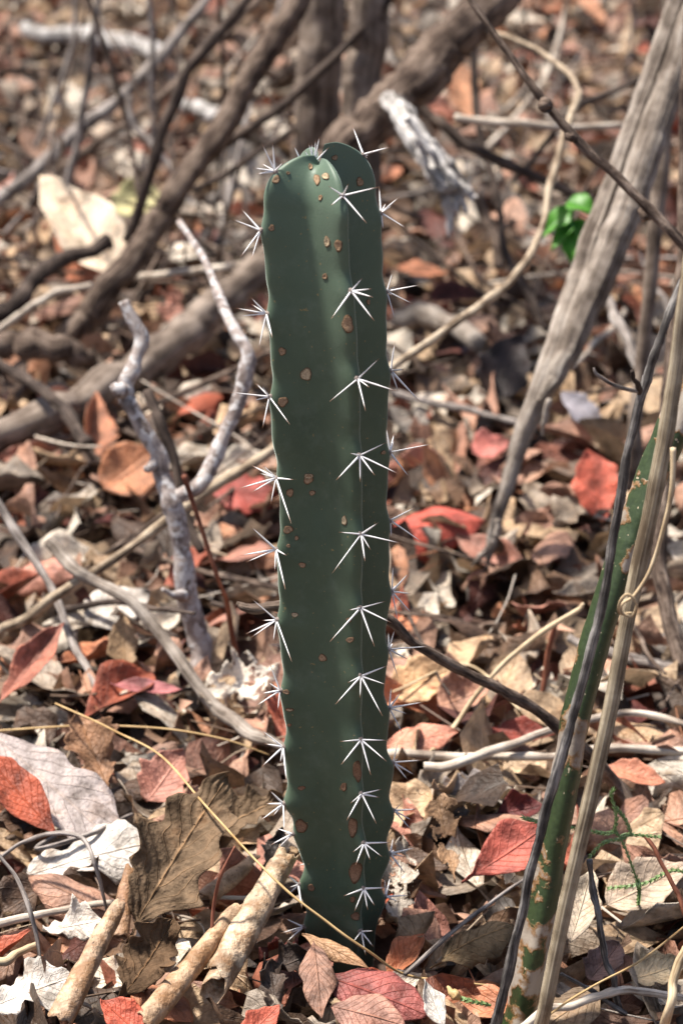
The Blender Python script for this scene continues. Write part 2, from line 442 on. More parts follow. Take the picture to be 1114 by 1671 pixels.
# ------------------------------------------------------------------ leaf litter nobody could count
PAL = [((186, 148, 130), 3), ((180, 136, 120), 1.5), ((156, 94, 74), 0.9), ((204, 146, 112), 0.9), ((190, 164, 136), 3.0), ((168, 154, 142), 2.4),
       ((222, 215, 207), 3.0), ((84, 68, 58), 3.0), ((104, 62, 56), 0.8), ((140, 134, 132), 1.6), ((136, 108, 88), 2.8), ((208, 182, 154), 1.8)]
PALC = np.array([lin(c) for c, _ in PAL]); PALC = (PALC * 0.88 + PALC.mean(1, keepdims=True) * 0.12) * np.array([1.0, 0.95, 0.85]) * 0.88; PALW = np.array([w for _, w in PAL]); PALW = PALW / PALW.sum()
def rot_batch(yaw, tx, ty):
    cy, sy = np.cos(yaw), np.sin(yaw); z = np.zeros_like(yaw); o = np.ones_like(yaw)
    Rz = np.stack([np.stack([cy, -sy, z], -1), np.stack([sy, cy, z], -1), np.stack([z, z, o], -1)], -2)
    c, s = np.cos(tx), np.sin(tx)
    Rx = np.stack([np.stack([o, z, z], -1), np.stack([z, c, -s], -1), np.stack([z, s, c], -1)], -2)
    c, s = np.cos(ty), np.sin(ty)
    Ry = np.stack([np.stack([c, z, s], -1), np.stack([z, o, z], -1), np.stack([-s, z, c], -1)], -2)
    return Rz @ Rx @ Ry
def litter_positions(n, r):
    y = -0.55 + 5.3 * r.random(n) ** 1.25
    hw = 0.75 + 0.22 * (y + 0.5)
    return np.stack([r.uniform(-1, 1, n) * hw, y], 1)
VAR = []
rv = np.random.default_rng(5)
for i in range(46):
    kd = ['ellipse', 'ovate', 'torn', 'obovate', 'torn', 'lance'][i % 6]
    VAR.append(leaf_grid(1.0, rv.uniform(0.34, 0.62), kd, 7, 4, bend=rv.normal() * 0.95, curl=(0.2 + abs(rv.normal()) * 1.25) * rv.choice([1, 1, -1]), fold=rv.uniform(-0.2, 0.5),
                         wave=rv.uniform(0.08, 0.5), twist=rv.normal() * 0.6, seed=i, petiole=i % 3 == 0))
def litter(n, seed, size, zlo, zhi, tilt):
    r = np.random.default_rng(seed)
    xy = litter_positions(n, r)
    d = np.hypot(xy[:, 0] - 0.0, xy[:, 1])
    keep = d > 0.055
    xy = xy[keep]; n = len(xy)
    sz = np.clip(r.lognormal(math.log(size), 0.35, n), 0.015, 0.14)
    Rm = rot_batch(r.uniform(0, 6.28, n), r.normal(0, tilt, n), r.normal(0, tilt, n))
    z = r.uniform(zlo, zhi, n)
    col = PALC[r.choice(len(PALC), n, p=PALW)] * r.uniform(0.65, 1.1, (n, 1))
    which = r.integers(0, len(VAR), n)
    Vs, Fs, Us, Cs = [], [], [], []; off = 0
    for k, (P, F, uv) in enumerate(VAR):
        q = np.where(which == k)[0]
        if not len(q): continue
        Pc = P - P.mean(0)
        W = np.einsum('nij,pj->npi', Rm[q], Pc) * sz[q, None, None]
        W[..., 0] += xy[q, 0, None]; W[..., 1] += xy[q, 1, None]; W[..., 2] += z[q, None]
        m = len(P)
        Vs.append(W.reshape(-1, 3)); Us.append(np.tile(uv, (len(q), 1))); Cs.append(np.repeat(col[q], m, 0))
        Fs.append((F[None] + (np.arange(len(q)) * m)[:, None, None]).reshape(-1, 4) + off)
        off += m * len(q)
    return np.concatenate(Vs), np.concatenate(Fs), np.concatenate(Us), np.concatenate(Cs)
parts = [litter(10500, 1, 0.086, SOIL_Z + 0.01, 0.0, 0.46), litter(6000, 2, 0.030, SOIL_Z + 0.005, -0.008, 0.6)]
off = 0; Vs, Fs, Us, Cs = [], [], [], []
for a, b, c, d in parts:
    Vs.append(a); Fs.append(b + off); Us.append(c); Cs.append(d); off += len(a)
ll = mk('leaf_litter', np.concatenate(Vs), np.concatenate(Fs), M['leaf_stuff'], np.concatenate(Us), np.concatenate(Cs))
ll['kind'] = 'stuff'; ll['label'] = 'deep mixed litter of dry brown, red and grey leaves'; ll['category'] = 'leaf litter'
# fine broken stalks among the leaves
def stalk_debris(n, seed):
    r = np.random.default_rng(seed)
    xy = litter_positions(n, r); L = np.clip(r.lognormal(math.log(0.06), 0.5, n), 0.02, 0.22); rad = r.uniform(0.0004, 0.0013, n)
    keep = np.hypot(xy[:, 0], xy[:, 1]) > 0.07
    xy, L, rad = xy[keep], L[keep], rad[keep]; n = len(xy)
    t = np.linspace(-0.5, 0.5, 5); a = np.arange(4) * math.pi / 2
    bow = r.normal(0, 0.12, n)
    P = np.zeros((n, 5, 4, 3))
    P[..., 0] = (t[None, :] * L[:, None])[..., None]
    P[..., 1] = (bow[:, None] * (0.25 - t[None] ** 2) * 4 * L[:, None] * 0.5)[..., None] + np.cos(a) * rad[:, None, None]
    P[..., 2] = np.sin(a) * rad[:, None, None]
    Rm = rot_batch(r.uniform(0, 6.28, n), r.normal(0, 0.1, n), r.normal(0, 0.16, n))
    P = np.einsum('nij,nabj->nabi', Rm, P)
    P[..., 0] += xy[:, 0, None, None]; P[..., 1] += xy[:, 1, None, None]; P[..., 2] += r.uniform(-0.012, 0.008, n)[:, None, None]
    f = []
    for i in range(4):
        for j in range(4): f.append([i * 4 + j, i * 4 + (j + 1) % 4, (i + 1) * 4 + (j + 1) % 4, (i + 1) * 4 + j])
    F = (np.array(f)[None] + (np.arange(n) * 20)[:, None, None]).reshape(-1, 4)
    pal = np.array([(0.36, 0.28, 0.2), (0.13, 0.09, 0.065), (0.45, 0.4, 0.34), (0.3, 0.14, 0.08), (0.2, 0.15, 0.12)])
    C = np.repeat(pal[r.integers(0, 5, n)], 20, 0)
    return P.reshape(-1, 3), F, C
V_, F_, C_ = stalk_debris(1700, 9)
o = mk('twig_debris', V_, F_, M['scar'], col=C_); o['kind'] = 'stuff'; o['label'] = 'fine broken stalks and twigs scattered through the litter'; o['category'] = 'debris'

# ------------------------------------------------------------------ single leaves lying on top of the litter
CLASSES = [  # colour, label words, weight
    ((186, 144, 126), 'pinkish brown', 3), ((190, 134, 120), 'dusty rose', 1.4), ((174, 92, 68), 'rust red', 1.1), ((212, 140, 104), 'orange', 1.0),
    ((194, 166, 136), 'tan', 2.4), ((160, 148, 138), 'grey brown', 2), ((216, 208, 200), 'bleached white', 2.5), ((92, 72, 60), 'dark brown', 2.0), ((110, 58, 54), 'dark maroon', 0.6)]
LAND = [('the cactus foot', 560, 1530), ('the blotched green stem', 880, 1560), ('the rose red leaf', 615, 1610), ('the torn brick red leaf', 820, 1400), ('the arching brown twig', 900, 1180), ('the straight level pale stick', 720, 1240),
        ('the glowing red peaked leaf', 715, 850), ('the splintered foot of the dead log', 795, 930), ('the vivid orange red leaf', 970, 790), ('the seedling', 900, 480), ('the forked lichen branch', 320, 1030),
        ('the bent pale stick', 180, 970), ('the silvery grey leaf', 90, 1290), ('the broad bleached white leaf', 160, 1400), ('the half buried log', 220, 620), ('the foot of the thick brown branch', 110, 540),
        ('the cream folded leaf', 130, 400), ('the straight grey branch', 40, 290), ('the far bleached wood', 170, 70), ('the tree trunks', 550, 120), ('the heavy slanting log', 660, 230), ('the bleached splintered wood', 720, 330),
        ('the level pale twig across the vine', 900, 205), ('the weathered branch behind the cactus', 710, 530), ('the arching end of the vine', 880, 60), ('the slender upright grey stem', 1040, 700), ('the green scaly sprig', 1020, 1390),
        ('the jointed pale stick', 1010, 1620), ('the pale rolled leaf', 400, 1530), ('the deep red leaf', 400, 800), ('the orange tan round leaf', 200, 770), ('the short grey stick', 1030, 1070), ('the top of the dead log', 1060, 180),
        ('the level twig by the cactus', 320, 440), ('the thin dark branch', 300, 140)]
used_labels = {}
FORMS = [('flat', dict(bend=0.15, curl=0.25, fold=0.1, wave=0.08)), ('cupped', dict(bend=0.7, curl=1.1, fold=0.1, wave=0.1)),
         ('folded', dict(bend=0.25, curl=0.3, fold=0.8, wave=0.08)), ('crumpled', dict(bend=-0.6, curl=0.9, fold=0.2, wave=0.6)), ('arched', dict(bend=-0.9, curl=-0.8, fold=-0.1, wave=0.12))]
form_mesh = {}
rl = np.random.default_rng(77)
for fi, (fn_, kw) in enumerate(FORMS):
    form_mesh[fn_] = []
    for q in range(6):
        P, F, uv = leaf_grid(1.0, rl.uniform(0.38, 0.6), ['ellipse', 'ovate', 'obovate', 'lance', 'torn', 'ovate'][q], 14, 8, seed=fi * 10 + q, twist=rl.normal() * 0.4, petiole=q % 2 == 0, **kw)
        P, F, uv = thicken(P - P.mean(0), F, uv, 0.007)
        t = mk('dry_leaf', P, F, M['leaf'], uv)
        form_mesh[fn_].append(t.data); bpy.data.objects.remove(t)
cw = np.array([c[2] for c in CLASSES]); cw = cw / cw.sum()
count = 0
while count < 225:
    px, py = rl.uniform(-30, 1144), rl.uniform(-40, 1700)
    p = G(px, py, 0.0)
    if math.hypot(p[0], p[1]) < 0.09: continue
    if py > 1150 and rl.random() < 0.35: continue          # the front is mostly laid by hand
    ci = rl.choice(len(CLASSES), p=cw); fn_ = FORMS[rl.choice(5, p=[0.1, 0.25, 0.15, 0.3, 0.2])][0]
    o = bpy.data.objects.new('dry_leaf', form_mesh[fn_][rl.integers(0, 6)]); COL.objects.link(o)
    sz = rl.uniform(0.06, 0.12)
    o.scale = (sz, sz * rl.uniform(0.8, 1.1), sz)
    o.location = (p[0], p[1], rl.uniform(0.0, 0.012))
    o.rotation_euler = (rl.normal() * 0.3 + 0.12, rl.normal() * 0.28, rl.uniform(0, 6.28))
    c = np.array(lin(CLASSES[ci][0])); c = [float(v) for v in (c * 0.88 + c.mean() * 0.12) * np.array([0.97, 0.92, 0.82])]; f = rl.uniform(0.7, 1.1)
    o.color = (c[0] * f, c[1] * f, c[2] * f, 1)
    lm = min(LAND, key=lambda q: math.hypot(q[1] - px, q[2] - py))
    lab = f'{fn_} {CLASSES[ci][1]} dry leaf near {lm[0]}'
    if lab in used_labels: lab = f"{'small' if sz < 0.08 else 'large'} {lab}"
    if lab in used_labels: lab = ('pale ' if f > 0.9 else 'dull ') + lab
    used_labels[lab] = 1
    tag(o, lab, 'leaf', 'loose dry leaves on the litter')
    count += 1

# ------------------------------------------------------------------ the cactus
TH = R_(24)
RIBS = {'front': np.array([math.sin(TH), -math.cos(TH)]), 'side': np.array([math.cos(TH), math.sin(TH)]),
        'back': np.array([-math.sin(TH), math.cos(TH)]), 'lit': np.array([-math.cos(TH), -math.sin(TH)])}
ORDER = ['front', 'side', 'back', 'lit']          # counter-clockwise seen from above, starting at the front rib
EDGE = [(300, 429, 611), (350, 428, 614), (450, 432, 624), (600, 443, 633), (700, 449, 635), (800, 455, 635), (900, 454, 634), (1000, 455, 633), (1100, 460, 634), (1200, 463, 634), (1290, 468, 635),
        (1350, 484, 634), (1400, 491, 630), (1450, 491, 627), (1490, 497, 621), (1530, 512, 608)]
ez, ecx, eR = [], [], []
for py, a, b in EDGE:
    A, B = PY(a, py, -0.018), PY(b, py, 0.018)
    ez.append((A[2] + B[2]) / 2); ecx.append((A[0] + B[0]) / 2); eR.append((B[0] - A[0]) / 2 / math.cos(TH))
o_ = np.argsort(ez); ez = np.array(ez)[o_]; ecx = np.array(ecx)[o_]; eR = np.array(eR)[o_]
Z0 = PY(520, 330, 0)[2]; DOME = 0.036
cxf = lambda z: np.interp(z, ez, ecx); Rf = lambda z: np.interp(z, ez, eR)
def rib_point(rib, z, extra=0.0):
    d = RIBS[rib]; r = Rf(z) + extra
    if z > Z0:
        r = Rf(Z0) * math.sqrt(max(0.02, 1 - ((z - Z0) / DOME) ** 2)) + extra
    return np.array([cxf(z) + d[0] * r, d[1] * r, z])
def solve_z(rib, py):
    lo, hi = -0.03, Z0 + DOME * 0.985
    for _ in range(40):
        m = (lo + hi) / 2
        if proj(rib_point(rib, m))[1] > py: lo = m
        else: hi = m
    return (lo + hi) / 2
CR = {1: (360, 180), 2: (360, 760), 3: (360, 1120)}
def c2p(c, x, y): return (CR[c][0] + x / 2.785, CR[c][1] + y / 2.785)
SPINES = {'front': [
    (1, 512, 460, [(440, 417), (665, 430), (400, 560), (615, 590), (535, 418)]), (1, 597, 820, [(645, 765), (785, 805), (507, 950), (705, 965), (690, 850)]),
    (1, 607, 1215, [(710, 1120), (800, 1280), (470, 1328), (643, 1370), (655, 1255)]), (1, 620, 1565, [(735, 1510), (795, 1650), (520, 1671), (570, 1555), (690, 1660), (622, 1680)]),
    (2, 610, 305, [(685, 253), (812, 350), (508, 295), (485, 472), (655, 380), (628, 435)]), (2, 622, 640, [(745, 605), (765, 707), (568, 648), (478, 795), (683, 808)]),
    (2, 635, 950, [(765, 895), (760, 990), (575, 978), (512, 1080), (725, 1114), (630, 1045)]), (3, 605, 240, [(735, 238), (720, 332), (500, 245), (512, 350), (648, 395)]),
    (3, 640, 487, [(738, 458), (720, 500), (588, 523), (573, 600), (712, 628)]), (3, 645, 710, [(765, 700), (730, 770), (588, 752), (605, 805), (670, 780)]),
    (3, 640, 915, [(740, 905), (690, 990), (545, 945), (598, 1010), (655, 1000)]), (3, 645, 1110, [(705, 1095), (610, 1145), (665, 1215), (700, 1175)])],
  'lit': [
    (1, 285, 245, [(175, 233), (205, 260), (230, 130), (275, 120), (325, 215)]), (1, 185, 545, [(65, 498), (100, 665), (140, 695)]),
    (1, 200, 925, [(50, 900), (60, 940), (130, 852), (165, 1090), (230, 1040)]), (1, 235, 1300, [(65, 1283), (155, 1320), (197, 1247), (202, 1455), (330, 1430)]),
    (2, 265, 55, [(105, 100), (155, 120), (210, 0), (345, 63), (333, 250), (243, 165), (180, 30)]), (2, 250, 380, [(140, 277), (95, 405), (120, 435), (302, 407), (300, 577), (245, 480)]),
    (2, 265, 700, [(140, 590), (120, 765), (150, 778), (338, 885), (250, 800)]), (2, 275, 1020, [(165, 943), (165, 1090), (180, 1035), (265, 1110)]),
    (3, 278, 275, [(178, 195), (195, 260), (180, 365), (295, 420), (265, 350)]), (3, 297, 530, [(230, 460), (195, 600), (245, 590), (303, 640)]),
    (3, 350, 668, [(255, 712), (310, 660)]), (3, 350, 900, [(300, 855), (300, 945), (368, 1000), (310, 905)]), (3, 360, 1090, [(270, 1045), (283, 1155), (290, 1105)])],
  'side': [
    (1, 562, 190, [(513, 55), (690, 155), (605, 183)]), (1, 708, 470, [(700, 345), (800, 390), (760, 440), (822, 540), (718, 545)]),
    (1, 745, 825, [(773, 730), (905, 795), (870, 887), (785, 965), (785, 805)]), (1, 770, 1185, [(783, 1068), (835, 1182), (900, 1325), (808, 1290)]),
    (1, 775, 1555, [(757, 1425), (962, 1518), (865, 1671)]), (2, 765, 250, [(885, 187), (918, 355), (770, 330)]), (2, 765, 575, [(770, 457), (838, 495), (858, 585), (862, 683), (793, 715)]),
    (2, 780, 835, [(808, 738), (778, 757), (965, 820), (865, 880), (825, 975)]), (3, 770, 100, [(780, -10), (820, 33), (925, 72), (850, 125), (838, 230)]),
    (3, 775, 350, [(795, 260), (900, 340), (870, 408), (848, 440), (800, 325)]), (3, 775, 570, [(808, 530), (875, 563), (855, 615), (857, 662), (800, 590)]),
    (3, 757, 765, [(870, 737), (835, 780), (830, 862)]), (3, 742, 960, [(738, 870), (845, 955), (800, 975)])]}
AREO = {}
for rib, lst in SPINES.items():
    AREO[rib] = [solve_z(rib, c2p(c, x, y)[1]) for c, x, y, _ in lst]
rb = np.random.default_rng(3)
AREO['back'] = [0.04 + 0.052 * i + rb.normal() * 0.004 for i in range(11)]
def cren(rib, z):
    """areoles sit on small swellings with a dent above each"""
    out = np.zeros_like(z)
    for az in AREO[rib]:
        amp = 0.0017 + 0.0014 * np.clip((0.22 - az) / 0.2, 0, 1)
        out += amp * np.exp(-((z - az + 0.003) / 0.009) ** 2) - 0.8 * amp * np.exp(-((z - az - 0.013) / 0.009) ** 2)
    return out
NC = 160; VAL = 0.52
VS = (-0.22, 0.0, 0.0, 0.05)                     # the four furrows differ in depth; the first lies between front and side rib
def section(valley):
    """outline of the stem across: four ribs with rounded edges and straight flanks; columns keep their place along it"""
    pts = []
    for q in range(4):
        a0 = q * math.pi / 2
        tip = np.array([1.0, 0.0]); va = (valley + VS[q]) * np.array([math.cos(math.pi / 4), math.sin(math.pi / 4)])
        half = [tip + np.array([0, 0.055]), tip * 0.80 + va * 0.20 + np.array([0.03, 0.05]), tip * 0.45 + va * 0.55 + np.array([0.0, 0.025]), va]
        other = [np.array([p[1], p[0]]) for p in half[:3]][::-1]
        Rm = np.array([[math.cos(a0), -math.sin(a0)], [math.sin(a0), math.cos(a0)]])
        for p in half + other: pts.append(Rm @ p)
    P = np.array(pts)
    for _ in range(3):
        Q = np.roll(P, -1, 0); P = np.stack([0.75 * P + 0.25 * Q, 0.25 * P + 0.75 * Q], 1).reshape(-1, 2)
    d = np.linalg.norm(np.roll(P, -1, 0) - P, axis=1); c = np.concatenate([[0], np.cumsum(d)])
    t = np.linspace(0, c[-1], NC, endpoint=False)
    PX = np.append(P[:, 0], P[0, 0]); PYs = np.append(P[:, 1], P[0, 1])
    S = np.stack([np.interp(t, c, PX), np.interp(t, c, PYs)], 1)
    return S / np.abs(S[:, 0]).max()
base_ang = math.atan2(RIBS['front'][1], RIBS['front'][0])
RB = np.array([[math.cos(base_ang), -math.sin(base_ang)], [math.sin(base_ang), math.cos(base_ang)]])
S0 = section(VAL); ANG0 = np.arctan2(S0[:, 1], S0[:, 0]); RAD0 = np.linalg.norm(S0, axis=1)
ribw = []
for q in range(4):
    tip = np.array([math.cos(q * math.pi / 2), math.sin(q * math.pi / 2)])
    ribw.append(np.exp(-(np.linalg.norm(S0 - tip, axis=1) / 0.30) ** 2))
rows = []
zs = np.linspace(-0.04, Z0, 300)
rs_ = np.random.default_rng(8)
wavy = [smooth_noise(300, 22, rs_) * 0.0011 for _ in range(8)]
def VAL_Z(z): return VAL + 0.02 * math.sin(z * 9) + 0.12 * max(0, (0.08 - z) / 0.12) - 0.08 * min(1, max(0, (z - Z0 + 0.10) / 0.10)) ** 2
def place_row(S, r0, cx, z): 
    Q = (S * r0) @ RB.T
    return np.stack([cx + Q[:, 0], Q[:, 1], np.zeros(NC) + z], 1)
for i, z in enumerate(zs):
    S = section(VAL_Z(z))
    rad = np.linalg.norm(S, axis=1); add = np.zeros(NC)
    for q, rib in enumerate(ORDER): add += ribw[q] * cren(rib, np.array([z]))[0]
    for q in range(8):
        dlt = np.abs((ANG0 - q * math.pi / 4 + math.pi) % (2 * math.pi) - math.pi)
        add += wavy[q][i] * np.exp(-(dlt / 0.4) ** 2)
    rows.append(place_row(S * (1 + add / (Rf(z) * rad))[:, None], Rf(z), cxf(z), z))
ribness = np.clip((RAD0 - RAD0.min()) / (1 - RAD0.min()), 0, 1)
for a in np.linspace(0.04, math.pi / 2 * 0.985, 34):
    S = section(VAL_Z(Z0) - 0.12 * math.sin(a) ** 1.5)
    fr = math.cos(a) ** 0.95
    r0 = Rf(Z0) * (fr * 0.94 + 0.06)
    rad = np.linalg.norm(S, axis=1); zc = Z0 + DOME * math.sin(a); add = np.zeros(NC)
    for q, rib in enumerate(ORDER): add += ribw[q] * cren(rib, np.array([zc]))[0]
    for q in range(8): add += wavy[q][-1] * np.exp(-(np.abs((ANG0 - q * math.pi / 4 + math.pi) % (2 * math.pi) - math.pi) / 0.4) ** 2)
    S = S * (1 + add * math.cos(a) / (Rf(Z0) * rad))[:, None]
    rr = np.linalg.norm(S, axis=1) * r0
    z = Z0 + (DOME - 0.012 * (1 - ribness) * math.sin(a)) * math.sin(a) ** 0.95
    z = z + (0.0055 * ribw[1] - 0.003 * ribw[0] - 0.0015 * ribw[3]) * math.sin(a) ** 1.5
    z = z - 0.0025 * (1 - np.clip(rr / 0.012, 0, 1))
    rows.append(place_row(S, r0, cxf(Z0), z))
SV = np.concatenate(rows)
nr = len(rows)
i, j = np.meshgrid(np.arange(nr - 1), np.arange(NC), indexing='ij')
SF = [tuple(f) for f in np.stack([(i * NC + j).ravel(), (i * NC + (j + 1) % NC).ravel(), ((i + 1) * NC + (j + 1) % NC).ravel(), ((i + 1) * NC + j).ravel()], 1)]
apex = np.array([rows[-1][:, 0].mean(), rows[-1][:, 1].mean(), rows[-1][:, 2].mean() - 0.002])
SV = np.vstack([SV, apex]); SF += [((nr - 1) * NC + k, (nr - 1) * NC + (k + 1) % NC, nr * NC) for k in range(NC)]
def cactus_mat():
    m, N, L, b, out = new_mat('cactus_skin')
    pos = N('ShaderNodeNewGeometry').outputs['Position']
    sp = N('ShaderNodeSeparateXYZ'); L(pos, sp.inputs[0])
    nz = noise(N, L, pos, 22, 4); n2 = noise(N, L, pos, 700, 3)
    c = ramp(N, L, nz, [(0.3, (0.046, 0.076, 0.045)), (0.7, (0.070, 0.106, 0.064))])
    # younger, more waxy growth towards the tip
    hf = math_n(N, L, 'MULTIPLY', math_n(N, L, 'SUBTRACT', sp.outputs[2], 0.42), 5.0, clamp=True)
    c = mixc(N, L, math_n(N, L, 'MULTIPLY', hf, 0.6), c, (0.115, 0.17, 0.12))
    sn = noise(N, L, pos, 330, 1)
    c = mixc(N, L, ramp(N, L, sn, [(0.735, (0, 0, 0)), (0.75, (0.8, 0.8, 0.8))]), c, (0.22, 0.17, 0.07))
    df = math_n(N, L, 'MULTIPLY', math_n(N, L, 'SUBTRACT', 0.06, sp.outputs[2]), 9.0, clamp=True)
    dn = noise(N, L, pos, 85, 6, 0.7)
    c = mixc(N, L, math_n(N, L, 'MULTIPLY', math_n(N, L, 'MULTIPLY', df, ramp(N, L, dn, [(0.4, (0, 0, 0)), (0.62, (1, 1, 1))])), 0.8), c, (0.11, 0.085, 0.055))
    bl = noise(N, L, pos, 60, 6, 0.72)
    c = mixc(N, L, ramp(N, L, bl, [(0.52, (0, 0, 0)), (0.75, (0.35, 0.35, 0.35))]), c, (0.13, 0.17, 0.13))
    L(c, b.inputs['Base Color']); b.inputs['Roughness'].default_value = 0.52
    b.inputs['Specular IOR Level'].default_value = 0.4
    b.inputs['Subsurface Weight'].default_value = 0.0
    b.inputs['Sheen Weight'].default_value = 0.55; b.inputs['Sheen Roughness'].default_value = 0.35; b.inputs['Sheen Tint'].default_value = (0.75, 0.9, 0.82, 1)
    bp = N('ShaderNodeBump'); bp.inputs['Strength'].default_value = 0.12; bp.inputs['Distance'].default_value = 0.001
    L(n2, bp.inputs['Height']); L(bp.outputs[0], b.inputs['Normal'])
    return m
M['cactus'] = cactus_mat()
cbase = (float(cxf(0.0)), 0.0, 0.0)
cactus = empty('cactus', cbase)
tag(cactus, 'upright four-ribbed green columnar cactus with clusters of white spines', 'cactus')
stem = mk('stem', SV, SF, M['cactus'], parent=cactus, origin=cbase)
bvh = BVHTree.FromPolygons([tuple(v) for v in SV.tolist()], SF)
def spine_mat():
    m, N, L, b, out = new_mat('spine_white')
    uv = N('ShaderNodeUVMap', uv_map='UVMap').outputs[0]
    sp = N('ShaderNodeSeparateXYZ'); L(uv, sp.inputs[0])
    c = ramp(N, L, sp.outputs[1], [(0.0, (0.30, 0.27, 0.25)), (0.12, (0.74, 0.73, 0.73)), (0.76, (0.78, 0.76, 0.74)), (0.92, (0.24, 0.12, 0.065))])
    L(c, b.inputs['Base Color']); b.inputs['Roughness'].default_value = 0.45
    return m
M['spine'] = spine_mat()
# one spine of unit length along +z
sr = [(0, 0.00080), (0.15, 0.00068), (0.5, 0.00054), (0.8, 0.00031), (1.0, 0.00006)]
sv, suv = [], []
for t, r in sr:
    for k in range(6): sv.append((math.cos(k * math.pi / 3) * r, math.sin(k * math.pi / 3) * r, t)); suv.append((k / 6, t))
sf = [(i * 6 + k, i * 6 + (k + 1) % 6, (i + 1) * 6 + (k + 1) % 6, (i + 1) * 6 + k) for i in range(4) for k in range(6)]
t_ = mk('spine', sv, sf, M['spine'], suv); spine_me = t_.data; bpy.data.objects.remove(t_)
def add_areole(p, n, tips, size=0.0021):
    p = np.asarray(p, float); n = unit(n)
    # small felted pad
    pv = []; ring = 9
    q = Vector(n).to_track_quat('Z', 'Y')
    for t, h in ((1.0, -0.0006), (0.75, 0.0009), (0.35, 0.0015)):
        for k in range(ring):
            a = k * 2 * math.pi / ring; rr = size * t * rb.uniform(0.82, 1.2)
            pv.append(tuple(q @ Vector((math.cos(a) * rr, math.sin(a) * rr * 1.15, h * rb.uniform(0.8, 1.3)))))
    pv.append(tuple(q @ Vector((0, 0, 0.0016))))
    pf = [(i * ring + k, i * ring + (k + 1) % ring, (i + 1) * ring + (k + 1) % ring, (i + 1) * ring + k) for i in range(2) for k in range(ring)]
    pf += [(2 * ring + k, 2 * ring + (k + 1) % ring, 3 * ring) for k in range(ring)]
    pc = np.tile(np.array([[0.24, 0.2, 0.18]]), (len(pv), 1)) * rb.uniform(0.6, 1.5, (len(pv), 1))
    a_ = mk('areole', np.array(pv) + p, pf, M['pad'], col=pc, parent=cactus, origin=p)
    for t in tips:
        v = np.asarray(t) - p; L = float(np.linalg.norm(v))
        s = bpy.data.objects.new('spine', spine_me); COL.objects.link(s); s.parent = a_
        v = v * (rb.uniform(0.9, 1.08) if rb.random() > 0.05 else 0.5); L = float(np.linalg.norm(v)); th = rb.uniform(0.75, 1.2) * (0.8 if L < 0.012 else 1.0)
        s.rotation_euler = Vector(v).to_track_quat('Z', 'Y').to_euler(); s.scale = (th, th, L)
        s.location = tuple(n * 0.0006)
    return a_
def surf_at(rib, z):
    d = RIBS[rib]; r = cren(rib, np.array([z]))[0]
    p = rib_point(rib, z, r)
    o0 = Vector((p[0] + d[0] * 0.05, p[1] + d[1] * 0.05, z + (0.03 if z > Z0 else 0)))
    c0 = Vector((cxf(z), 0, min(z, Z0)))
    hit = bvh.ray_cast(o0, (c0 - o0).normalized())
    if hit[0] is None: return p, np.array([d[0], d[1], 0.2])
    return np.array(hit[0]), np.array(hit[1])
KC = {'front': 0.45, 'lit': 0.25, 'side': 0.05}
for rib, lst in SPINES.items():
    for (c, x, y, tips), z in zip(lst, AREO[rib]):
        p, n = surf_at(rib, z)
        pp = proj(p); tw = []
        for tx, ty in tips:
            dpx = (np.array([tx - x, ty - y]) / 2.785)
            v = (RIGHT * dpx[0] - UPV * dpx[1]) * mpp(p)
            L = np.linalg.norm(v)
            kc = KC[rib]
            if rib == 'lit' and tx > x: kc = 0.75
            if rib == 'side' and tx < x: kc = -0.2
            kc = kc + rb.uniform(-0.12, 0.12)
            if L < 0.010: kc += 0.8                        # short in the picture: points more at the viewer
            v = v - FWD * kc * max(L, 0.008)
            tw.append(p + v)
        for _ in range(1 if len(tips) > 3 else 2):         # one or two more on the far side of the rib
            d = RIBS[rib]; away = np.array([-d[1], d[0], 0]) * (1 if rib == 'side' else -1)
            if rib == 'front': continue
            tw.append(p + unit(away * 0.8 + np.array([d[0], d[1], 0]) * 0.6 + np.array([0, 0, rb.normal() * 0.6])) * rb.uniform(0.012, 0.022))
        add_areole(p, n, tw)
for z in AREO['back']:
    p, n = surf_at('back', z); d = RIBS['back']; side = np.array([-d[1], d[0], 0])
    tw = [p + unit(np.array([d[0], d[1], 0]) * 0.5 + side * math.cos(a) + np.array([0, 0, 1]) * math.sin(a)) * rb.uniform(0.014, 0.026) for a in (0.5, 2.6, 3.7, 4.9, 5.9)]
    add_areole(p, n, tw)
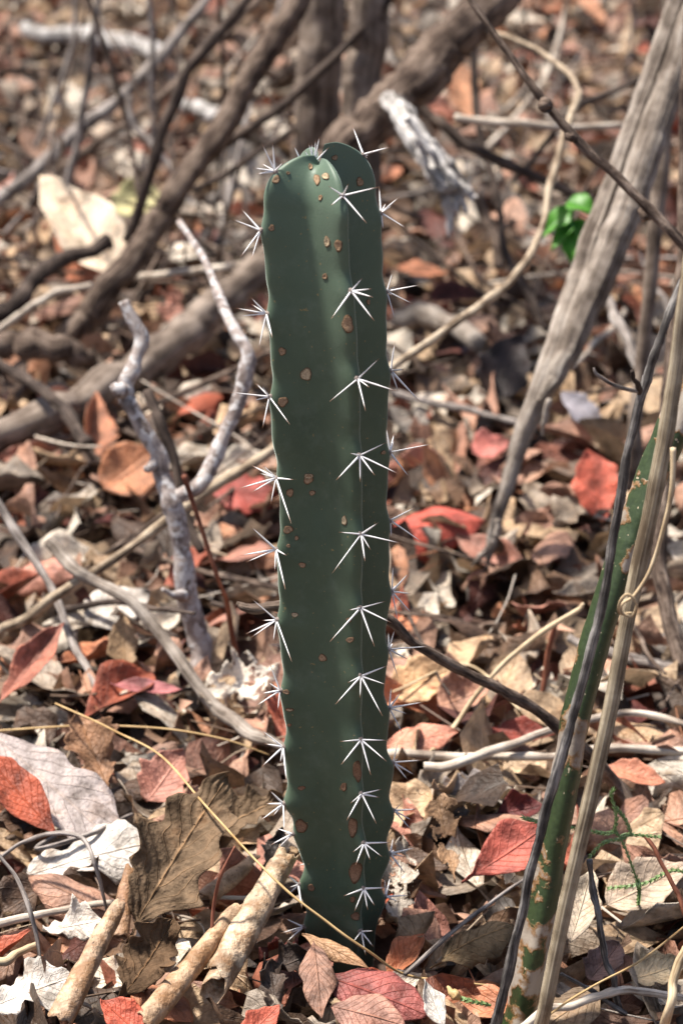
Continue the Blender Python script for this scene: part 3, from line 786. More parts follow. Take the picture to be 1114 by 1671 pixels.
# crown of young brownish spines
for (bx, by, tips) in ((415, 205, [(380, 150), (415, 120), (450, 160), (395, 190), (440, 200)]), (425, 215, [(400, 130), (450, 95), (432, 108), (385, 185), (490, 150)]), (372, 165, [(330, 75), (395, 185)]), (410, 235, [(385, 228), (445, 232)])):
    p0 = np.array(PY(*c2p(1, bx, by), 0.0)); hit = bvh.ray_cast(Vector((p0[0], p0[1], p0[2] + 0.05)), Vector((0, 0, -1)))
    p = np.array(hit[0]) if hit[0] is not None else p0
    tw = []
    for tx, ty in tips:
        v = (RIGHT * (tx - bx) - UPV * (ty - by)) / 2.785 * mpp(p); tw.append(p + v - FWD * 0.2 * np.linalg.norm(v))
    add_areole(p, (0, -0.3, 1), tw, 0.003)
SCARS = {1: [(252, 315, 16, 17), (306, 285, 7, 7), (408, 257, 8, 14), (438, 315, 14, 22), (477, 300, 17, 13), (454, 397, 8, 12), (232, 535, 13, 13), (210, 633, 16, 15), (208, 772, 17, 17), (484, 598, 13, 22),
             (535, 615, 15, 27), (474, 755, 10, 14), (577, 972, 25, 35), (280, 1095, 17, 16), (388, 1200, 26, 24), (283, 1325, 22, 20), (632, 325, 16, 18), (518, 215, 12, 12), (738, 1555, 10, 9), (400, 1662, 18, 12), (670, 870, 8, 12)],
         2: [(398, 60, 18, 24), (315, 122, 17, 16), (416, 123, 12, 12), (562, 250, 10, 22), (307, 290, 20, 17), (345, 328, 9, 9), (308, 364, 9, 7), (371, 451, 14, 12), (337, 677, 13, 11), (463, 873, 18, 15),
             (583, 700, 10, 10), (588, 791, 16, 12), (298, 1028, 14, 10), (314, 1108, 14, 6)],
         3: [(313, 106, 16, 8), (312, 176, 10, 6), (308, 396, 11, 8), (367, 462, 16, 9), (559, 457, 14, 16), (620, 385, 18, 42), (600, 640, 21, 37), (645, 635, 8, 25), (366, 635, 23, 30), (612, 845, 28, 42), (411, 915, 15, 14),
             (612, 1045, 20, 16), (645, 540, 6, 15), (600, 968, 10, 14)]}
def surface_patch(bv, ctr_px, rx, ry, seed, name, mat, parent, inner, rim, lift=0.0005, target=None):
    r = np.random.default_rng(seed)
    ring = 20; V = []; C = []
    ph = r.uniform(0, 6.28, 3)
    for t, lf, mixv in ((1.0, -0.0003, 1.0), (0.86, lift, 0.85), (0.66, lift * 1.2, 0.15), (0.35, lift * 0.55, 0.05), (0.0, lift * 0.3, 0.3)):
        for k in range(ring if t > 0 else 1):
            a = k * 2 * math.pi / ring
            jag = 1 + 0.10 * math.sin(2 * a + ph[0]) + 0.08 * math.sin(3 * a + ph[1]) + 0.05 * math.sin(5 * a + ph[2])
            d = ray(ctr_px[0] + math.cos(a) * rx * t * jag, ctr_px[1] + math.sin(a) * ry * t * jag)
            h = bv.ray_cast(Vector(CAMP), Vector(d).normalized())
            if h[0] is None: return None
            V.append(np.array(h[0]) + np.array(h[1]) * lf)
            C.append(np.array(inner) * (1 - mixv) + np.array(rim) * mixv)
    V = np.array(V)
    if np.ptp(V[:, 1]) > 0.03: return None
    F = [(i * ring + k, i * ring + (k + 1) % ring, (i + 1) * ring + (k + 1) % ring, (i + 1) * ring + k) for i in range(3) for k in range(ring)]
    F += [(3 * ring + k, 3 * ring + (k + 1) % ring, 4 * ring) for k in range(ring)]
    return mk(name, V, F, mat, col=C, parent=parent, origin=V[-1])
sc = 0
for c, lst in SCARS.items():
    for (x, y, rx, ry) in lst:
        sc += 1
        inner = (0.36, 0.245, 0.15) if sc % 5 else (0.5, 0.4, 0.26)
        if c == 3: inner = (0.26, 0.155, 0.095)
        surface_patch(bvh, c2p(c, x, y), rx * 1.2 / 2.785, ry * 1.2 / 2.785, sc, 'scar', M['scar'], stem, inner, (0.075, 0.042, 0.022))

# ------------------------------------------------------------------ branches, logs and sticks
def I(*pts): return list(pts)
stick('fallen_branch', I((105, 562, 1.38), (165, 490, 1.38), (235, 392, 1.4), (300, 292, 1.42), (370, 192, 1.44), (432, 92, 1.46), (492, -5, 1.48), (600, -170, 1.52)), [46, 46, 44, 44, 44, 42, 40, 36], M['bark_brown'],
      'thick rough brown branch leaning up from the litter past a thin dark branch', 'branch', n=110, sides=20, knob=0.07, wob=0.14, groove=0.05, seed=1)
stick('fallen_branch', I((205, 395, 1.36), (228, 345, 1.36), (250, 275, 1.36), (290, 160, 1.37), (335, 80, 1.38), (400, 5, 1.4), (460, -80, 1.42)), [14, 18, 19, 19, 19, 18, 15], M['bark_dark'],
      'thin dark branch rising from the thick rough brown branch', 'branch', n=70, sides=10, knob=0.09, seed=2)
stick('fallen_branch', I((-60, 372, 1.9), (0, 328, 1.92), (60, 278, 1.95), (140, 205, 2.0), (215, 140, 2.05), (290, 55, 2.1), (340, -10, 2.12), (400, -90, 2.2)), [26, 25, 24, 22, 20, 18, 16, 14], M['bark_grey'],
      'long straight grey branch slanting up over the bleached wood', 'branch', n=70, sides=12, seed=3)
stick('fallen_branch', I((-40, 390, 2.0), (60, 312, 2.05), (150, 240, 2.1), (250, 170, 2.15), (350, 70, 2.2), (430, -10, 2.25)), [18, 17, 16, 15, 13, 12], M['bark_brown'],
      'slender brown branch slanting just under the straight grey branch', 'branch', n=60, sides=10, seed=4)
stick('dry_twig', I((108, 318, 1.85), (125, 245, 1.85), (142, 150, 1.86), (152, 60, 1.86), (165, -30, 1.88)), [13, 13, 12, 12, 11], M['bark_grey'], 'pale upright twig crossing the straight grey branch', 'twig', n=40, sides=8, seed=5)
stick('dry_twig', I((252, 235, 1.95), (247, 150, 1.95), (249, 60, 1.96), (243, -30, 1.97)), [10, 9, 9, 8], M['bark_grey'], 'thin upright grey twig beside the bleached wood', 'twig', n=40, sides=8, seed=6)
stick('dry_twig', I((60, 240, 2.2), (92, 150, 2.2), (118, 70, 2.22), (125, -20, 2.25)), [9, 9, 8, 8], M['bark_grey'], 'faint thin twig standing behind the pale upright twig', 'twig', n=36, sides=8, seed=7)
stick('dry_twig', I((210, 160, 1.9), (218, 205, 1.88), (245, 235, 1.86), (272, 265, 1.84), (300, 300, 1.8)), [9, 12, 12, 10, 8], M['bark_grey'], 'short crooked grey twig hanging beside the thin dark branch', 'twig', n=36, sides=8, seed=8)
stick('fallen_branch', I((365, 238, 1.48), (400, 212, 1.48), (470, 165, 1.5), (560, 78, 1.52), (640, -5, 1.54), (700, -60, 1.56)), [18, 18, 16, 15, 14, 12], M['bark_dark'],
      'thin dark branch running from the thick brown branch across the trunks', 'branch', n=60, sides=10, seed=9)
stick('dry_twig', I((315, 312, 1.5), (370, 284, 1.52), (425, 245, 1.55), (475, 215, 1.6), (520, 170, 1.7)), [12, 13, 12, 11, 9], M['bark_dark'], 'thin brown twig passing behind the cactus tip', 'twig', n=40, sides=8, seed=10)
def trunk(path, w, label, seed, mat='bark_trunk', crown=True):
    pts = [PY(*q) for q in path]
    e = empty('small_tree', pts[0]); tag(e, label, 'tree')
    wp = np.interp(np.linspace(0, 1, len(pts)), np.linspace(0, 1, len(w)), w)
    V, F, UV = tube_data(np.array(pts), [a * mpp(p) / 2 for a, p in zip(wp, pts)], n=80, sides=24, knob=0.04, wob=0.1, groove=0.035, seed=seed)
    mk('trunk', V, F, M[mat], UV, parent=e, origin=pts[0])
    top = pts[-1]
    for k in range(3):
        a = seed + k * 2.1
        q = [top - np.array([0, 0, 0.05]), top + np.array([math.cos(a) * 0.12, math.sin(a) * 0.12, 0.2]), top + np.array([math.cos(a) * 0.22, math.sin(a) * 0.3, 0.55])]
        V, F, UV = tube_data(np.array(q), [0.014, 0.011, 0.006], n=24, sides=10, seed=seed + k)
        mk('limb', V, F, M[mat], UV, parent=e, origin=q[0])
    return e
trunk(I((505, 530, 1.62), (512, 400, 1.62), (514, 250, 1.62), (518, 120, 1.62), (522, 0, 1.63), (525, -400, 1.65)), [86, 80, 76, 72, 68, 60], 'grey brown tree trunk standing directly behind the cactus tip', 31)
trunk(I((596, 500, 1.5), (594, 400, 1.5), (590, 250, 1.52), (592, 120, 1.54), (604, 0, 1.55), (615, -400, 1.6)), [50, 54, 60, 64, 60, 50], 'tan tree trunk between the cactus and the heavy slanting log', 32)
stick('log', I((470, 345, 1.3), (540, 262, 1.32), (600, 205, 1.34), (660, 150, 1.36), (725, 82, 1.38), (790, 10, 1.4), (880, -90, 1.45)), [60, 66, 70, 74, 76, 70, 64], M['bark_brown'],
      'heavy dark brown log slanting up behind the cactus tip', 'log', n=100, sides=24, knob=0.07, wob=0.1, groove=0.05, seed=12)
stick('log', I((455, 415, 1.3), (395, 465, 1.28), (320, 525, 1.26), (240, 590, 1.22), (160, 640, 1.15), (60, 690, 1.05), (-60, 735, 0.98)), [58, 62, 62, 62, 60, 58, 54], M['bark_trunk'],
      'half buried grey brown log lying beside the lichen branch', 'log', n=90, sides=22, knob=0.07, wob=0.12, groove=0.05, seed=13)
stick('log', I((-60, 560, 1.2), (20, 560, 1.22), (90, 570, 1.22), (150, 585, 1.24)), [44, 44, 40, 30], M['bark_brown'], 'short knobbly brown log end poking out of the litter', 'log', n=50, sides=14, knob=0.12, seed=14)
stick('dry_twig', I((-30, 575, 1.12), (40, 615, 1.08), (90, 655, 1.02), (125, 690, 0.98), (140, 725, 0.95)), [20, 19, 18, 22, 24], M['bark_dark'], 'dark twig with a frayed pale end beside the half buried log', 'twig', n=40, sides=10, knob=0.12, seed=15)
stick('dry_twig', I((-20, 520, 1.35), (20, 500, 1.35), (60, 460, 1.38), (110, 420, 1.42), (180, 395, 1.46)), [34, 32, 28, 26, 22], M['bark_dark'], 'dark rough stick under the cream folded leaf', 'twig', n=50, sides=12, knob=0.1, seed=16)
stick('dry_twig', I((-10, 545, 1.3), (40, 510, 1.28), (90, 480, 1.26), (150, 465, 1.25)), [14, 13, 13, 10], M['pale_stick'], 'curved pale stick at the foot of the thick rough brown branch', 'twig', n=40, sides=8, seed=17)
stick('dry_twig', I((215, 455, 1.45), (300, 442, 1.4), (360, 436, 1.36), (440, 424, 1.3)), [13, 13, 12, 11], M['pale_stick'], 'level pale twig between the lichen branch and the cactus', 'twig', n=40, sides=8, seed=18)
# bleached splintered wood
bw = empty('broken_wood', PY(735, 395, 1.12)); tag(bw, 'bleached white splintered piece of wood hanging under the heavy log', 'wood')
pts = [PY(640, 165, 1.3), PY(668, 205, 1.22), PY(703, 258, 1.16), PY(738, 312, 1.12)]
V, F, UV = tube_data(np.array(pts), [26 * mpp(p) * f for p, f in zip(pts, (0.8, 0.95, 1.0, 0.85))], n=60, sides=36, knob=0.05, wob=0.1, groove=0.10, seed=19, flat=0.3)
mk('block', V, F, M['white_wood'], UV, parent=bw, origin=pts[0])
for k, (x0, y0, x1, y1, w) in enumerate(((722, 290, 732, 388, 15), (735, 300, 748, 362, 14), (750, 300, 772, 330, 16), (712, 275, 722, 340, 13), (745, 310, 762, 352, 11), (690, 225, 735, 300, 12), (705, 230, 760, 300, 12), (680, 230, 712, 318, 10), (728, 300, 738, 378, 9), (755, 310, 778, 322, 9), (665, 190, 712, 268, 12))):
    q = [PY(x0, y0, 1.13), PY((x0 + x1) / 2 + 3, (y0 + y1) / 2, 1.12), PY(x1, y1, 1.11)]
    V, F, UV = tube_data(np.array(q), [w * mpp(q[0]) / 2, w * mpp(q[0]) / 2.2, w * mpp(q[0]) / 9], n=18, sides=7, knob=0.2, seed=40 + k)
    mk('splinter', V, F, M['white_wood'], UV, parent=bw, origin=q[0])
# big weathered dead stem on the other side
ds = empty('dead_log', G(795, 915, 0.0)); tag(ds, 'big weathered grey dead stem with a long crack leaning over the litter', 'dead wood')
def strand(path, ws, seed, flat):
    pts = [PY(*q) for q in path]
    V, F, UV = tube_data(np.array(pts), [w * mpp(p) / 2 for w, p in zip(ws, pts)], n=150, sides=40, knob=0.025, wob=0.05, groove=0.05, seed=seed, taper_end=0.7, flat=flat)
    return mk('stem_half', V, F, M['dead_wood'], UV, parent=ds, origin=pts[0])
strand(I((794, 912, 0.70), (806, 860, 0.71), (824, 800, 0.72), (856, 700, 0.74), (898, 600, 0.76), (938, 490, 0.79), (975, 380, 0.82), (1022, 240, 0.86), (1075, 90, 0.9), (1140, -100, 0.95)), [12, 21, 28, 38, 54, 60, 52, 44, 42, 40], 21, 0.15)
strand(I((880, 655, 0.73), (915, 600, 0.74), (962, 490, 0.77), (1012, 370, 0.80), (1058, 240, 0.84), (1110, 90, 0.88), (1180, -100, 0.93)), [16, 36, 54, 62, 58, 54, 50], 22, 0.15)
for k, (x0, y0, x1, y1, w) in enumerate(((800, 890, 768, 925, 12), (806, 880, 792, 930, 13), (893, 650, 884, 712, 13), (815, 850, 803, 905, 12))):
    q = [PY(x0, y0, 0.69), PY((x0 + x1) / 2, (y0 + y1) / 2, 0.69), PY(x1, y1, 0.69)]
    V, F, UV = tube_data(np.array(q), [w * mpp(q[0]) / 2, w * mpp(q[0]) / 2.4, w * mpp(q[0]) / 9], n=18, sides=7, knob=0.15, seed=50 + k)
    mk('splinter', V, F, M['dead_wood'], UV, parent=ds, origin=q[0])
# long thin twig with a node
tw = empty('dry_twig', PY(1250, 540, 0.42)); tag(tw, 'long thin reddish grey twig with a swollen node crossing the dead stem', 'twig')
pts = [PY(700, -110, 0.52), PY(768, 0, 0.5), PY(830, 88, 0.48), PY(888, 168, 0.46), PY(950, 238, 0.45), PY(1010, 292, 0.44), PY(1062, 345, 0.43), PY(1120, 405, 0.42), PY(1250, 540, 0.42), PY(1420, 760, 0.42)]
V, F, UV = tube_data(np.array(pts), [w * mpp(p) / 2 for w, p in zip([10, 11, 12, 14, 16, 17, 18, 19, 20, 22], pts)], n=110, sides=10, knob=0.05, wob=0.08, seed=23)
mk('shoot', V, F, M['bark_brown'], UV, parent=tw, origin=pts[-1])
for k, (x, y, w) in enumerate(((890, 170, 24), (1050, 350, 22), (932, 222, 18))):
    q = [PY(x - 6, y - 7, 0.455), PY(x, y, 0.45), PY(x + 7, y + 5, 0.45)]
    V, F, UV = tube_data(np.array(q), [w * mpp(q[0]) * f / 2 for f in (0.55, 1.0, 0.55)], n=12, sides=9, knob=0.1, seed=60 + k)
    mk('node', V, F, M['bark_brown'], UV, parent=tw, origin=q[1])
stick('dry_vine', I(('g', -60, 1062, 0.006), ('g', 0, 1032, 0.008), (90, 975, 0.5), (180, 918, 0.52), (330, 810, 0.56), (455, 725, 0.6), (560, 655, 0.65), (640, 600, 0.7), (720, 545, 0.75), (800, 482, 0.82), (858, 425, 0.88), (890, 345, 0.95), (912, 240, 1.02), (938, 178, 1.08), (940, 138, 1.15), (900, 98, 1.25), (830, 62, 1.35), (760, 40, 1.4)),
      [18, 18, 17, 16, 16, 15, 15, 15, 15, 14, 13, 12, 12, 12, 10, 9, 8, 7], M['vine'], 'long tan dry vine sweeping up from the litter behind the cactus', 'vine', n=220, sides=12, knob=0.10, wob=0.35, groove=0.05, seed=24)
# forked lichen branch
fb = empty('lichen_branch', G(330, 1082, 0.0)); tag(fb, 'forked upright branch mottled with white lichen beside the cactus', 'branch')
def arm(path, w, name, seed, **kw):
    pts = [PY(*q) for q in path]
    V, F, UV = tube_data(np.array(pts), [a * mpp(p) / 2 for a, p in zip(np.interp(np.linspace(0, 1, len(pts)), np.linspace(0, 1, len(w)), w), pts)], seed=seed, **kw)
    return mk(name, V, F, M['lichen'], UV, parent=fb, origin=pts[0])
arm(I((334, 1095, 0.49), (322, 1040, 0.5), (308, 960, 0.5), (292, 870, 0.51), (272, 800, 0.52), (252, 740, 0.53), (222, 680, 0.54), (200, 635, 0.55), (224, 590, 0.56), (228, 545, 0.57), (200, 490, 0.58)), [38, 35, 34, 34, 32, 27, 26, 30, 23, 22, 18], 'main_stem', 25, n=100, sides=14, knob=0.07)
arm(I((288, 812, 0.52), (318, 795, 0.52), (352, 742, 0.54), (385, 668, 0.56), (404, 590, 0.58), (385, 540, 0.6), (362, 490, 0.64), (335, 425, 0.7), (292, 362, 0.75)), [26, 26, 25, 23, 24, 20, 17, 14, 10], 'fork', 26, n=80, sides=12, knob=0.08)
arm(I((312, 968, 0.5), (290, 972, 0.48), (265, 962, 0.47)), [22, 16, 9], 'stub', 27, n=14, sides=10, knob=0.12)
arm(I((205, 640, 0.55), (194, 632, 0.54), (188, 628, 0.54)), [30, 24, 14], 'stub', 28, n=10, sides=10, knob=0.15)
arm(I((252, 745, 0.53), (242, 765, 0.52), (238, 762, 0.52)), [18, 12, 7], 'stub', 29, n=10, sides=10, knob=0.15)
stick('dry_twig', I((240, 640, 0.66), (262, 690, 0.64), (290, 770, 0.62), (310, 850, 0.6), (330, 900, 0.58)), [18, 18, 17, 16, 14], M['bark_dark'], 'dark twig leaning close behind the forked lichen branch', 'twig', n=40, sides=10, seed=30)
stick('fallen_stick', I((84, 888, 0.52), (100, 908, 0.51), (140, 940, 0.49), (215, 982, 0.46), (270, 1045, 0.43), (320, 1118, 0.39), (365, 1168, 0.36), ('g', 420, 1200, 0.012), ('g', 470, 1222, 0.01)), [20, 22, 21, 20, 20, 21, 24, 21, 16], M['dead_wood'],
      'bent pale stick with a rounded end lying beside the cactus', 'stick', n=90, sides=12, knob=0.05, seed=31)
stick('fallen_stick', I((-40, 770, 0.62), (0, 828, 0.6), (60, 920, 0.56), (95, 985, 0.52), (125, 1060, 0.48), ('g', 158, 1122, 0.006)), [14, 15, 14, 14, 13, 11], M['bark_grey'], 'slim grey stick slanting down beside the bent pale stick', 'stick', n=60, sides=10, seed=32)
stick('dry_twig', I((300, 775, 0.42), (316, 825, 0.42), (338, 890, 0.42), (358, 950, 0.42), ('g', 372, 990, 0.06), ('g', 385, 1070, 0.0)), [10, 8, 8, 8, 9, 9], M['red_twig'], 'thin red brown stalk standing in front of the forked lichen branch', 'twig', n=40, sides=8, seed=33)
stick('dry_twig', I((383, 985, 0.1), (410, 994, 0.1), (450, 990, 0.1), (540, 995, 0.11), (635, 1015, 0.12), (690, 1060, 0.13), (760, 1100, 0.14), (830, 1132, 0.15), (890, 1170, 0.16), (960, 1232, 0.17), ('g', 1010, 1285, 0.02), ('g', 1060, 1355, -0.005)), [8, 17, 20, 18, 17, 17, 18, 20, 20, 22, 22, 20], M['bark_brown'],
      'brown twig arching behind the cactus with a broken end', 'twig', n=110, sides=12, knob=0.07, seed=34)
stick('fallen_stick', I(('g', 610, 1232, 0.014), ('g', 700, 1233, 0.014), ('g', 800, 1237, 0.014), ('g', 900, 1232, 0.016), ('g', 1010, 1222, 0.016), ('g', 1160, 1226, 0.014)), [15, 16, 14, 14, 14, 14], M['pale_stick'], 'straight level pale stick lying beyond the cactus', 'stick', n=60, sides=10, seed=35)
stick('fallen_stick', I(('g', 690, 1252, 0.022), ('g', 745, 1248, 0.024), ('g', 810, 1222, 0.028), ('g', 880, 1198, 0.028), ('g', 960, 1175, 0.026), ('g', 1040, 1165, 0.022), ('g', 1150, 1190, 0.016)), [14, 16, 15, 14, 13, 12, 11], M['pale_stick'], 'curved pale stick lying across the straight level stick', 'stick', n=60, sides=10, seed=36)
stick('fallen_stick', I(('g', 925, 1044, 0.01), ('g', 960, 1056, 0.012), ('g', 1010, 1075, 0.012), ('g', 1080, 1088, 0.012), ('g', 1170, 1100, 0.01)), [14, 20, 20, 19, 18], M['bark_grey'], 'short grey stick lying beyond the spotted green stem', 'stick', n=50, sides=10, knob=0.08, seed=37)
stick('dry_twig', I((952, 985, 0.34), (935, 1000, 0.34), (860, 1050, 0.34), (800, 1105, 0.34), ('g', 742, 1185, 0.012), ('g', 700, 1230, 0.01)), [6, 9, 9, 9, 9, 8], M['straw'], 'thin straight tan twig propped above the curved pale stick', 'twig', n=40, sides=8, seed=38)
stick('dry_twig', I((905, 1020, 0.4), (892, 1080, 0.4), ('g', 880, 1150, 0.0)), [8, 9, 9], M['red_twig'], 'short brown stalk upright behind the thin tan twig', 'twig', n=24, sides=8, seed=39)
stick('dry_twig', I((745, 196, 1.3), (800, 197, 1.3), (870, 200, 1.3), (940, 207, 1.32), (1030, 205, 1.34)), [14, 15, 14, 13, 11], M['pale_stick'], 'level pale twig crossing the tan vine', 'twig', n=40, sides=8, seed=41)
stick('dry_twig', I((660, 150, 1.42), (690, 180, 1.42), (745, 222, 1.4), (830, 268, 1.38), (900, 300, 1.36), (970, 330, 1.34)), [18, 19, 18, 17, 16, 13], M['bark_dark'], 'dark smooth twig slanting from the heavy log towards the green leaves', 'twig', n=50, sides=10, seed=42)
stick('dry_twig', I((1090, 100, 1.5), (1040, 130, 1.48), (960, 165, 1.45), (915, 205, 1.42), (870, 260, 1.4), (835, 300, 1.38)), [10, 11, 12, 10, 9, 7], M['bark_dark'], 'thin forked dark twig behind the long noded twig', 'twig', n=50, sides=8, seed=43)
stick('dry_twig', I((770, 60, 1.55), (780, 200, 1.5), (812, 330, 1.4), (830, 420, 1.35), (870, 500, 1.3), (890, 540, 1.28)), [12, 12, 12, 13, 13, 12], M['bark_dark'], 'upright dark shoot between the bleached wood and the dead stem', 'twig', n=50, sides=8, seed=44)
stick('dry_twig', I((780, 300, 1.5), (790, 350, 1.46), (810, 400, 1.42), (815, 440, 1.4)), [17, 18, 16, 14], M['bark_brown'], 'short brown stub leaning beside the bleached wood', 'twig', n=24, sides=10, seed=45)
stick('fallen_branch', I(('g', 640, 520, 0.02), ('g', 690, 520, 0.02), ('g', 740, 535, 0.02), ('g', 790, 560, 0.02)), [34, 36, 34, 28], M['dead_wood'], 'pale weathered branch lying low behind the cactus', 'branch', n=40, sides=12, seed=46)
stick('dry_twig', I(('g', 640, 640, 0.02), ('g', 720, 660, 0.02), ('g', 800, 680, 0.02), ('g', 850, 692, 0.02)), [13, 13, 12, 11], M['bark_grey'], 'grey twig lying level behind the spined ribs of the cactus', 'twig', n=30, sides=8, seed=47)
stick('fallen_branch', I(('g', 40, 45, 0.03), ('g', 130, 58, 0.03), ('g', 200, 72, 0.03), ('g', 268, 92, 0.03)), [24, 32, 34, 28], M['white_wood'], 'bleached white piece of wood lying far back in the litter', 'wood', n=40, sides=12, seed=48)
stick('fallen_branch', I(('g', 290, 165, 0.03), ('g', 340, 182, 0.03), ('g', 400, 200, 0.03)), [22, 28, 24], M['white_wood'], 'small bleached stick end behind the thick brown branch', 'wood', n=30, sides=10, seed=49)
stick('young_stem', I((1030, 800, 0.88), (1035, 700, 0.88), (1046, 600, 0.9), (1062, 450, 0.92), (1078, 280, 0.95), (1084, 130, 0.98), (1088, -20, 1.0), (1095, -250, 1.05)), [26, 24, 24, 24, 24, 22, 20, 18], M['bark_trunk'], 'slender upright grey stem behind the dead stem', 'stem', n=70, sides=12, seed=51)
stick('young_stem', I((1110, 1090, 0.42), (1085, 980, 0.46), (1078, 860, 0.5), (1088, 700, 0.55), (1105, 500, 0.6), (1118, 300, 0.65), (1130, 0, 0.7)), [30, 28, 26, 26, 26, 24, 22], M['bark_brown'], 'upright brown stem behind the spotted green stem', 'stem', n=70, sides=12, seed=52)
stick('young_stem', I((990, 480, 1.1), (1005, 520, 1.05), (1030, 580, 1.0), (1045, 650, 0.95)), [14, 18, 18, 16], M['bark_grey'], 'short grey stem piece between the dead stem and the slender stem', 'stem', n=30, sides=10, seed=53)
rt = np.random.default_rng(404)
tw_used = {}
TW = [('bark_dark', 'dark'), ('bark_grey', 'grey'), ('bark_brown', 'brown'), ('pale_stick', 'pale'), ('bark_dark', 'dark'), ('bark_brown', 'brown')]
nt_ = 0
while nt_ < 146:
    x0, y0 = rt.uniform(-20, 1130), rt.uniform(60, 1060) if nt_ < 44 else (rt.uniform(1050, 1640) if nt_ < 60 else rt.uniform(120, 560))
    g = G(x0, y0, 0.0)
    if abs(g[0]) < 0.07 and g[1] < 0.12: continue
    back = nt_ < 44 or nt_ >= 60
    L = rt.uniform(0.14, 0.42) * (1.6 if nt_ >= 60 else 1) if back else rt.uniform(0.07, 0.16)
    az = rt.uniform(0, 6.28); el = abs(rt.normal()) * (0.55 if y0 < 650 else 0.2) if back else abs(rt.normal()) * 0.08
    d = np.array([math.cos(az) * math.cos(el), math.sin(az) * math.cos(el), math.sin(el)])
    e1 = g + d * L
    if g[1] < 0.5 and e1[1] < 0.1 and min(abs(e1[0]), abs((g[0] + e1[0]) / 2)) < 0.09: continue
    bend = np.cross(d, [0, 0, 1.0]) * rt.normal() * L * 0.12
    pth = [g + np.array([0, 0, 0.004]), g + d * L * 0.35 + bend * 0.8 + np.array([0, 0, 0.006]), g + d * L * 0.7 + bend * 0.5, e1]
    r0 = rt.uniform(0.0013, 0.0042) if back else rt.uniform(0.0009, 0.0022)
    V, F, UV = tube_data(np.array(pth), [r0, r0 * 0.9, r0 * 0.75, r0 * 0.45], n=36, sides=8, knob=0.1, wob=0.5, seed=700 + nt_)
    mt, cn = TW[rt.integers(0, len(TW))] if nt_ < 110 else TW[(0, 2)[nt_ % 2]]
    o = mk('dry_twig', V, F, M[mt], UV, origin=pth[0])
    lm = min(LAND, key=lambda q: math.hypot(q[1] - x0, q[2] - y0))
    pose = 'lying' if el < 0.25 else 'slanting up'
    th_ = 'fine' if r0 < 0.0022 else ('thin' if r0 < 0.0036 else 'stout')
    lab = f'{th_} {cn} twig {pose} near {lm[0]}'
    if lab in tw_used: lab = f"{'short' if L < 0.2 else 'long'} {lab}"
    if lab in tw_used: lab = lab.replace(' twig ', ' bent twig ' if abs(np.linalg.norm(bend)) > 0.03 else ' straight twig ')
    if lab in tw_used: lab = lab.replace('near', 'steeply near' if el > 0.5 else 'gently near')
    tw_used[lab] = 1
    tag(o, lab, 'twig', 'loose twigs in the litter')
    nt_ += 1
# ---- plants in front: spotted green stem, dark twig, ridged stem
def green_mat():
    m, N, L, b, out = new_mat('green_stem_skin')
    pos = N('ShaderNodeNewGeometry').outputs['Position']
    nz = noise(N, L, pos, 38, 5, 0.6); n2 = noise(N, L, pos, 260, 3); n3 = noise(N, L, pos, 15, 3)
    g = ramp(N, L, n2, [(0.3, (0.018, 0.033, 0.009)), (0.7, (0.034, 0.056, 0.017))])
    k = math_n(N, L, 'MULTIPLY_ADD', n3, 0.75, math_n(N, L, 'MULTIPLY', nz, 0.5))
    sp = N('ShaderNodeSeparateXYZ'); L(pos, sp.inputs[0])
    low = math_n(N, L, 'MULTIPLY', math_n(N, L, 'SUBTRACT', 0.17, sp.outputs[2]), 0.34, clamp=True)
    k = math_n(N, L, 'ADD', k, low)
    w1 = ramp(N, L, k, [(0.645, (0, 0, 0)), (0.665, (1, 1, 1))]); w2 = ramp(N, L, k, [(0.668, (0, 0, 0)), (0.695, (1, 1, 1))])
    rust = ramp(N, L, n2, [(0.3, (0.14, 0.065, 0.02)), (0.7, (0.28, 0.16, 0.07))])
    grey = ramp(N, L, nz, [(0.35, (0.14, 0.11, 0.08)), (0.6, (0.34, 0.29, 0.235))])
    c = mixc(N, L, w1, g, rust); c = mixc(N, L, w2, c, grey)
    sn = noise(N, L, pos, 240, 1)
    c = mixc(N, L, ramp(N, L, sn, [(0.74, (0, 0, 0)), (0.76, (1, 1, 1))]), c, (0.36, 0.30, 0.2))
    L(c, b.inputs['Base Color']); b.inputs['Roughness'].default_value = 0.5
    bp = N('ShaderNodeBump'); bp.inputs['Strength'].default_value = 0.5; bp.inputs['Distance'].default_value = 0.0012
    L(math_n(N, L, 'ADD', math_n(N, L, 'MULTIPLY', w1, 0.8), math_n(N, L, 'MULTIPLY', n2, 0.5)), bp.inputs['Height']); L(bp.outputs[0], b.inputs['Normal'])
    return m
M['green'] = green_mat()
tri3 = lambda a: 1.0 + 0.14 * np.cos(3 * (a - math.pi)) 
stick('green_cactus_stem', I(('g', 836, 1720, -0.02), (848, 1660, -0.12), (868, 1560, -0.12), (893, 1430, -0.11), (918, 1290, -0.1), (944, 1160, -0.09), (976, 1040, -0.08), (1010, 930, -0.07), (1042, 840, -0.06), (1082, 740, -0.05), (1125, 640, -0.04), (1200, 480, -0.02), (1270, 330, 0)),
      [54, 52, 50, 48, 46, 46, 47, 49, 51, 54, 56, 54, 50], M['green'], 'slanting dark green stem blotched with grey and rust corky patches', 'cactus', n=140, sides=24, knob=0.02, wob=0.05, seed=61, section=tri3, twist=0.3)
dt = empty('dead_twig', G(800, 1690, 0.0)); tag(dt, 'dark grey dead twig leaning along the blotched green stem', 'twig')
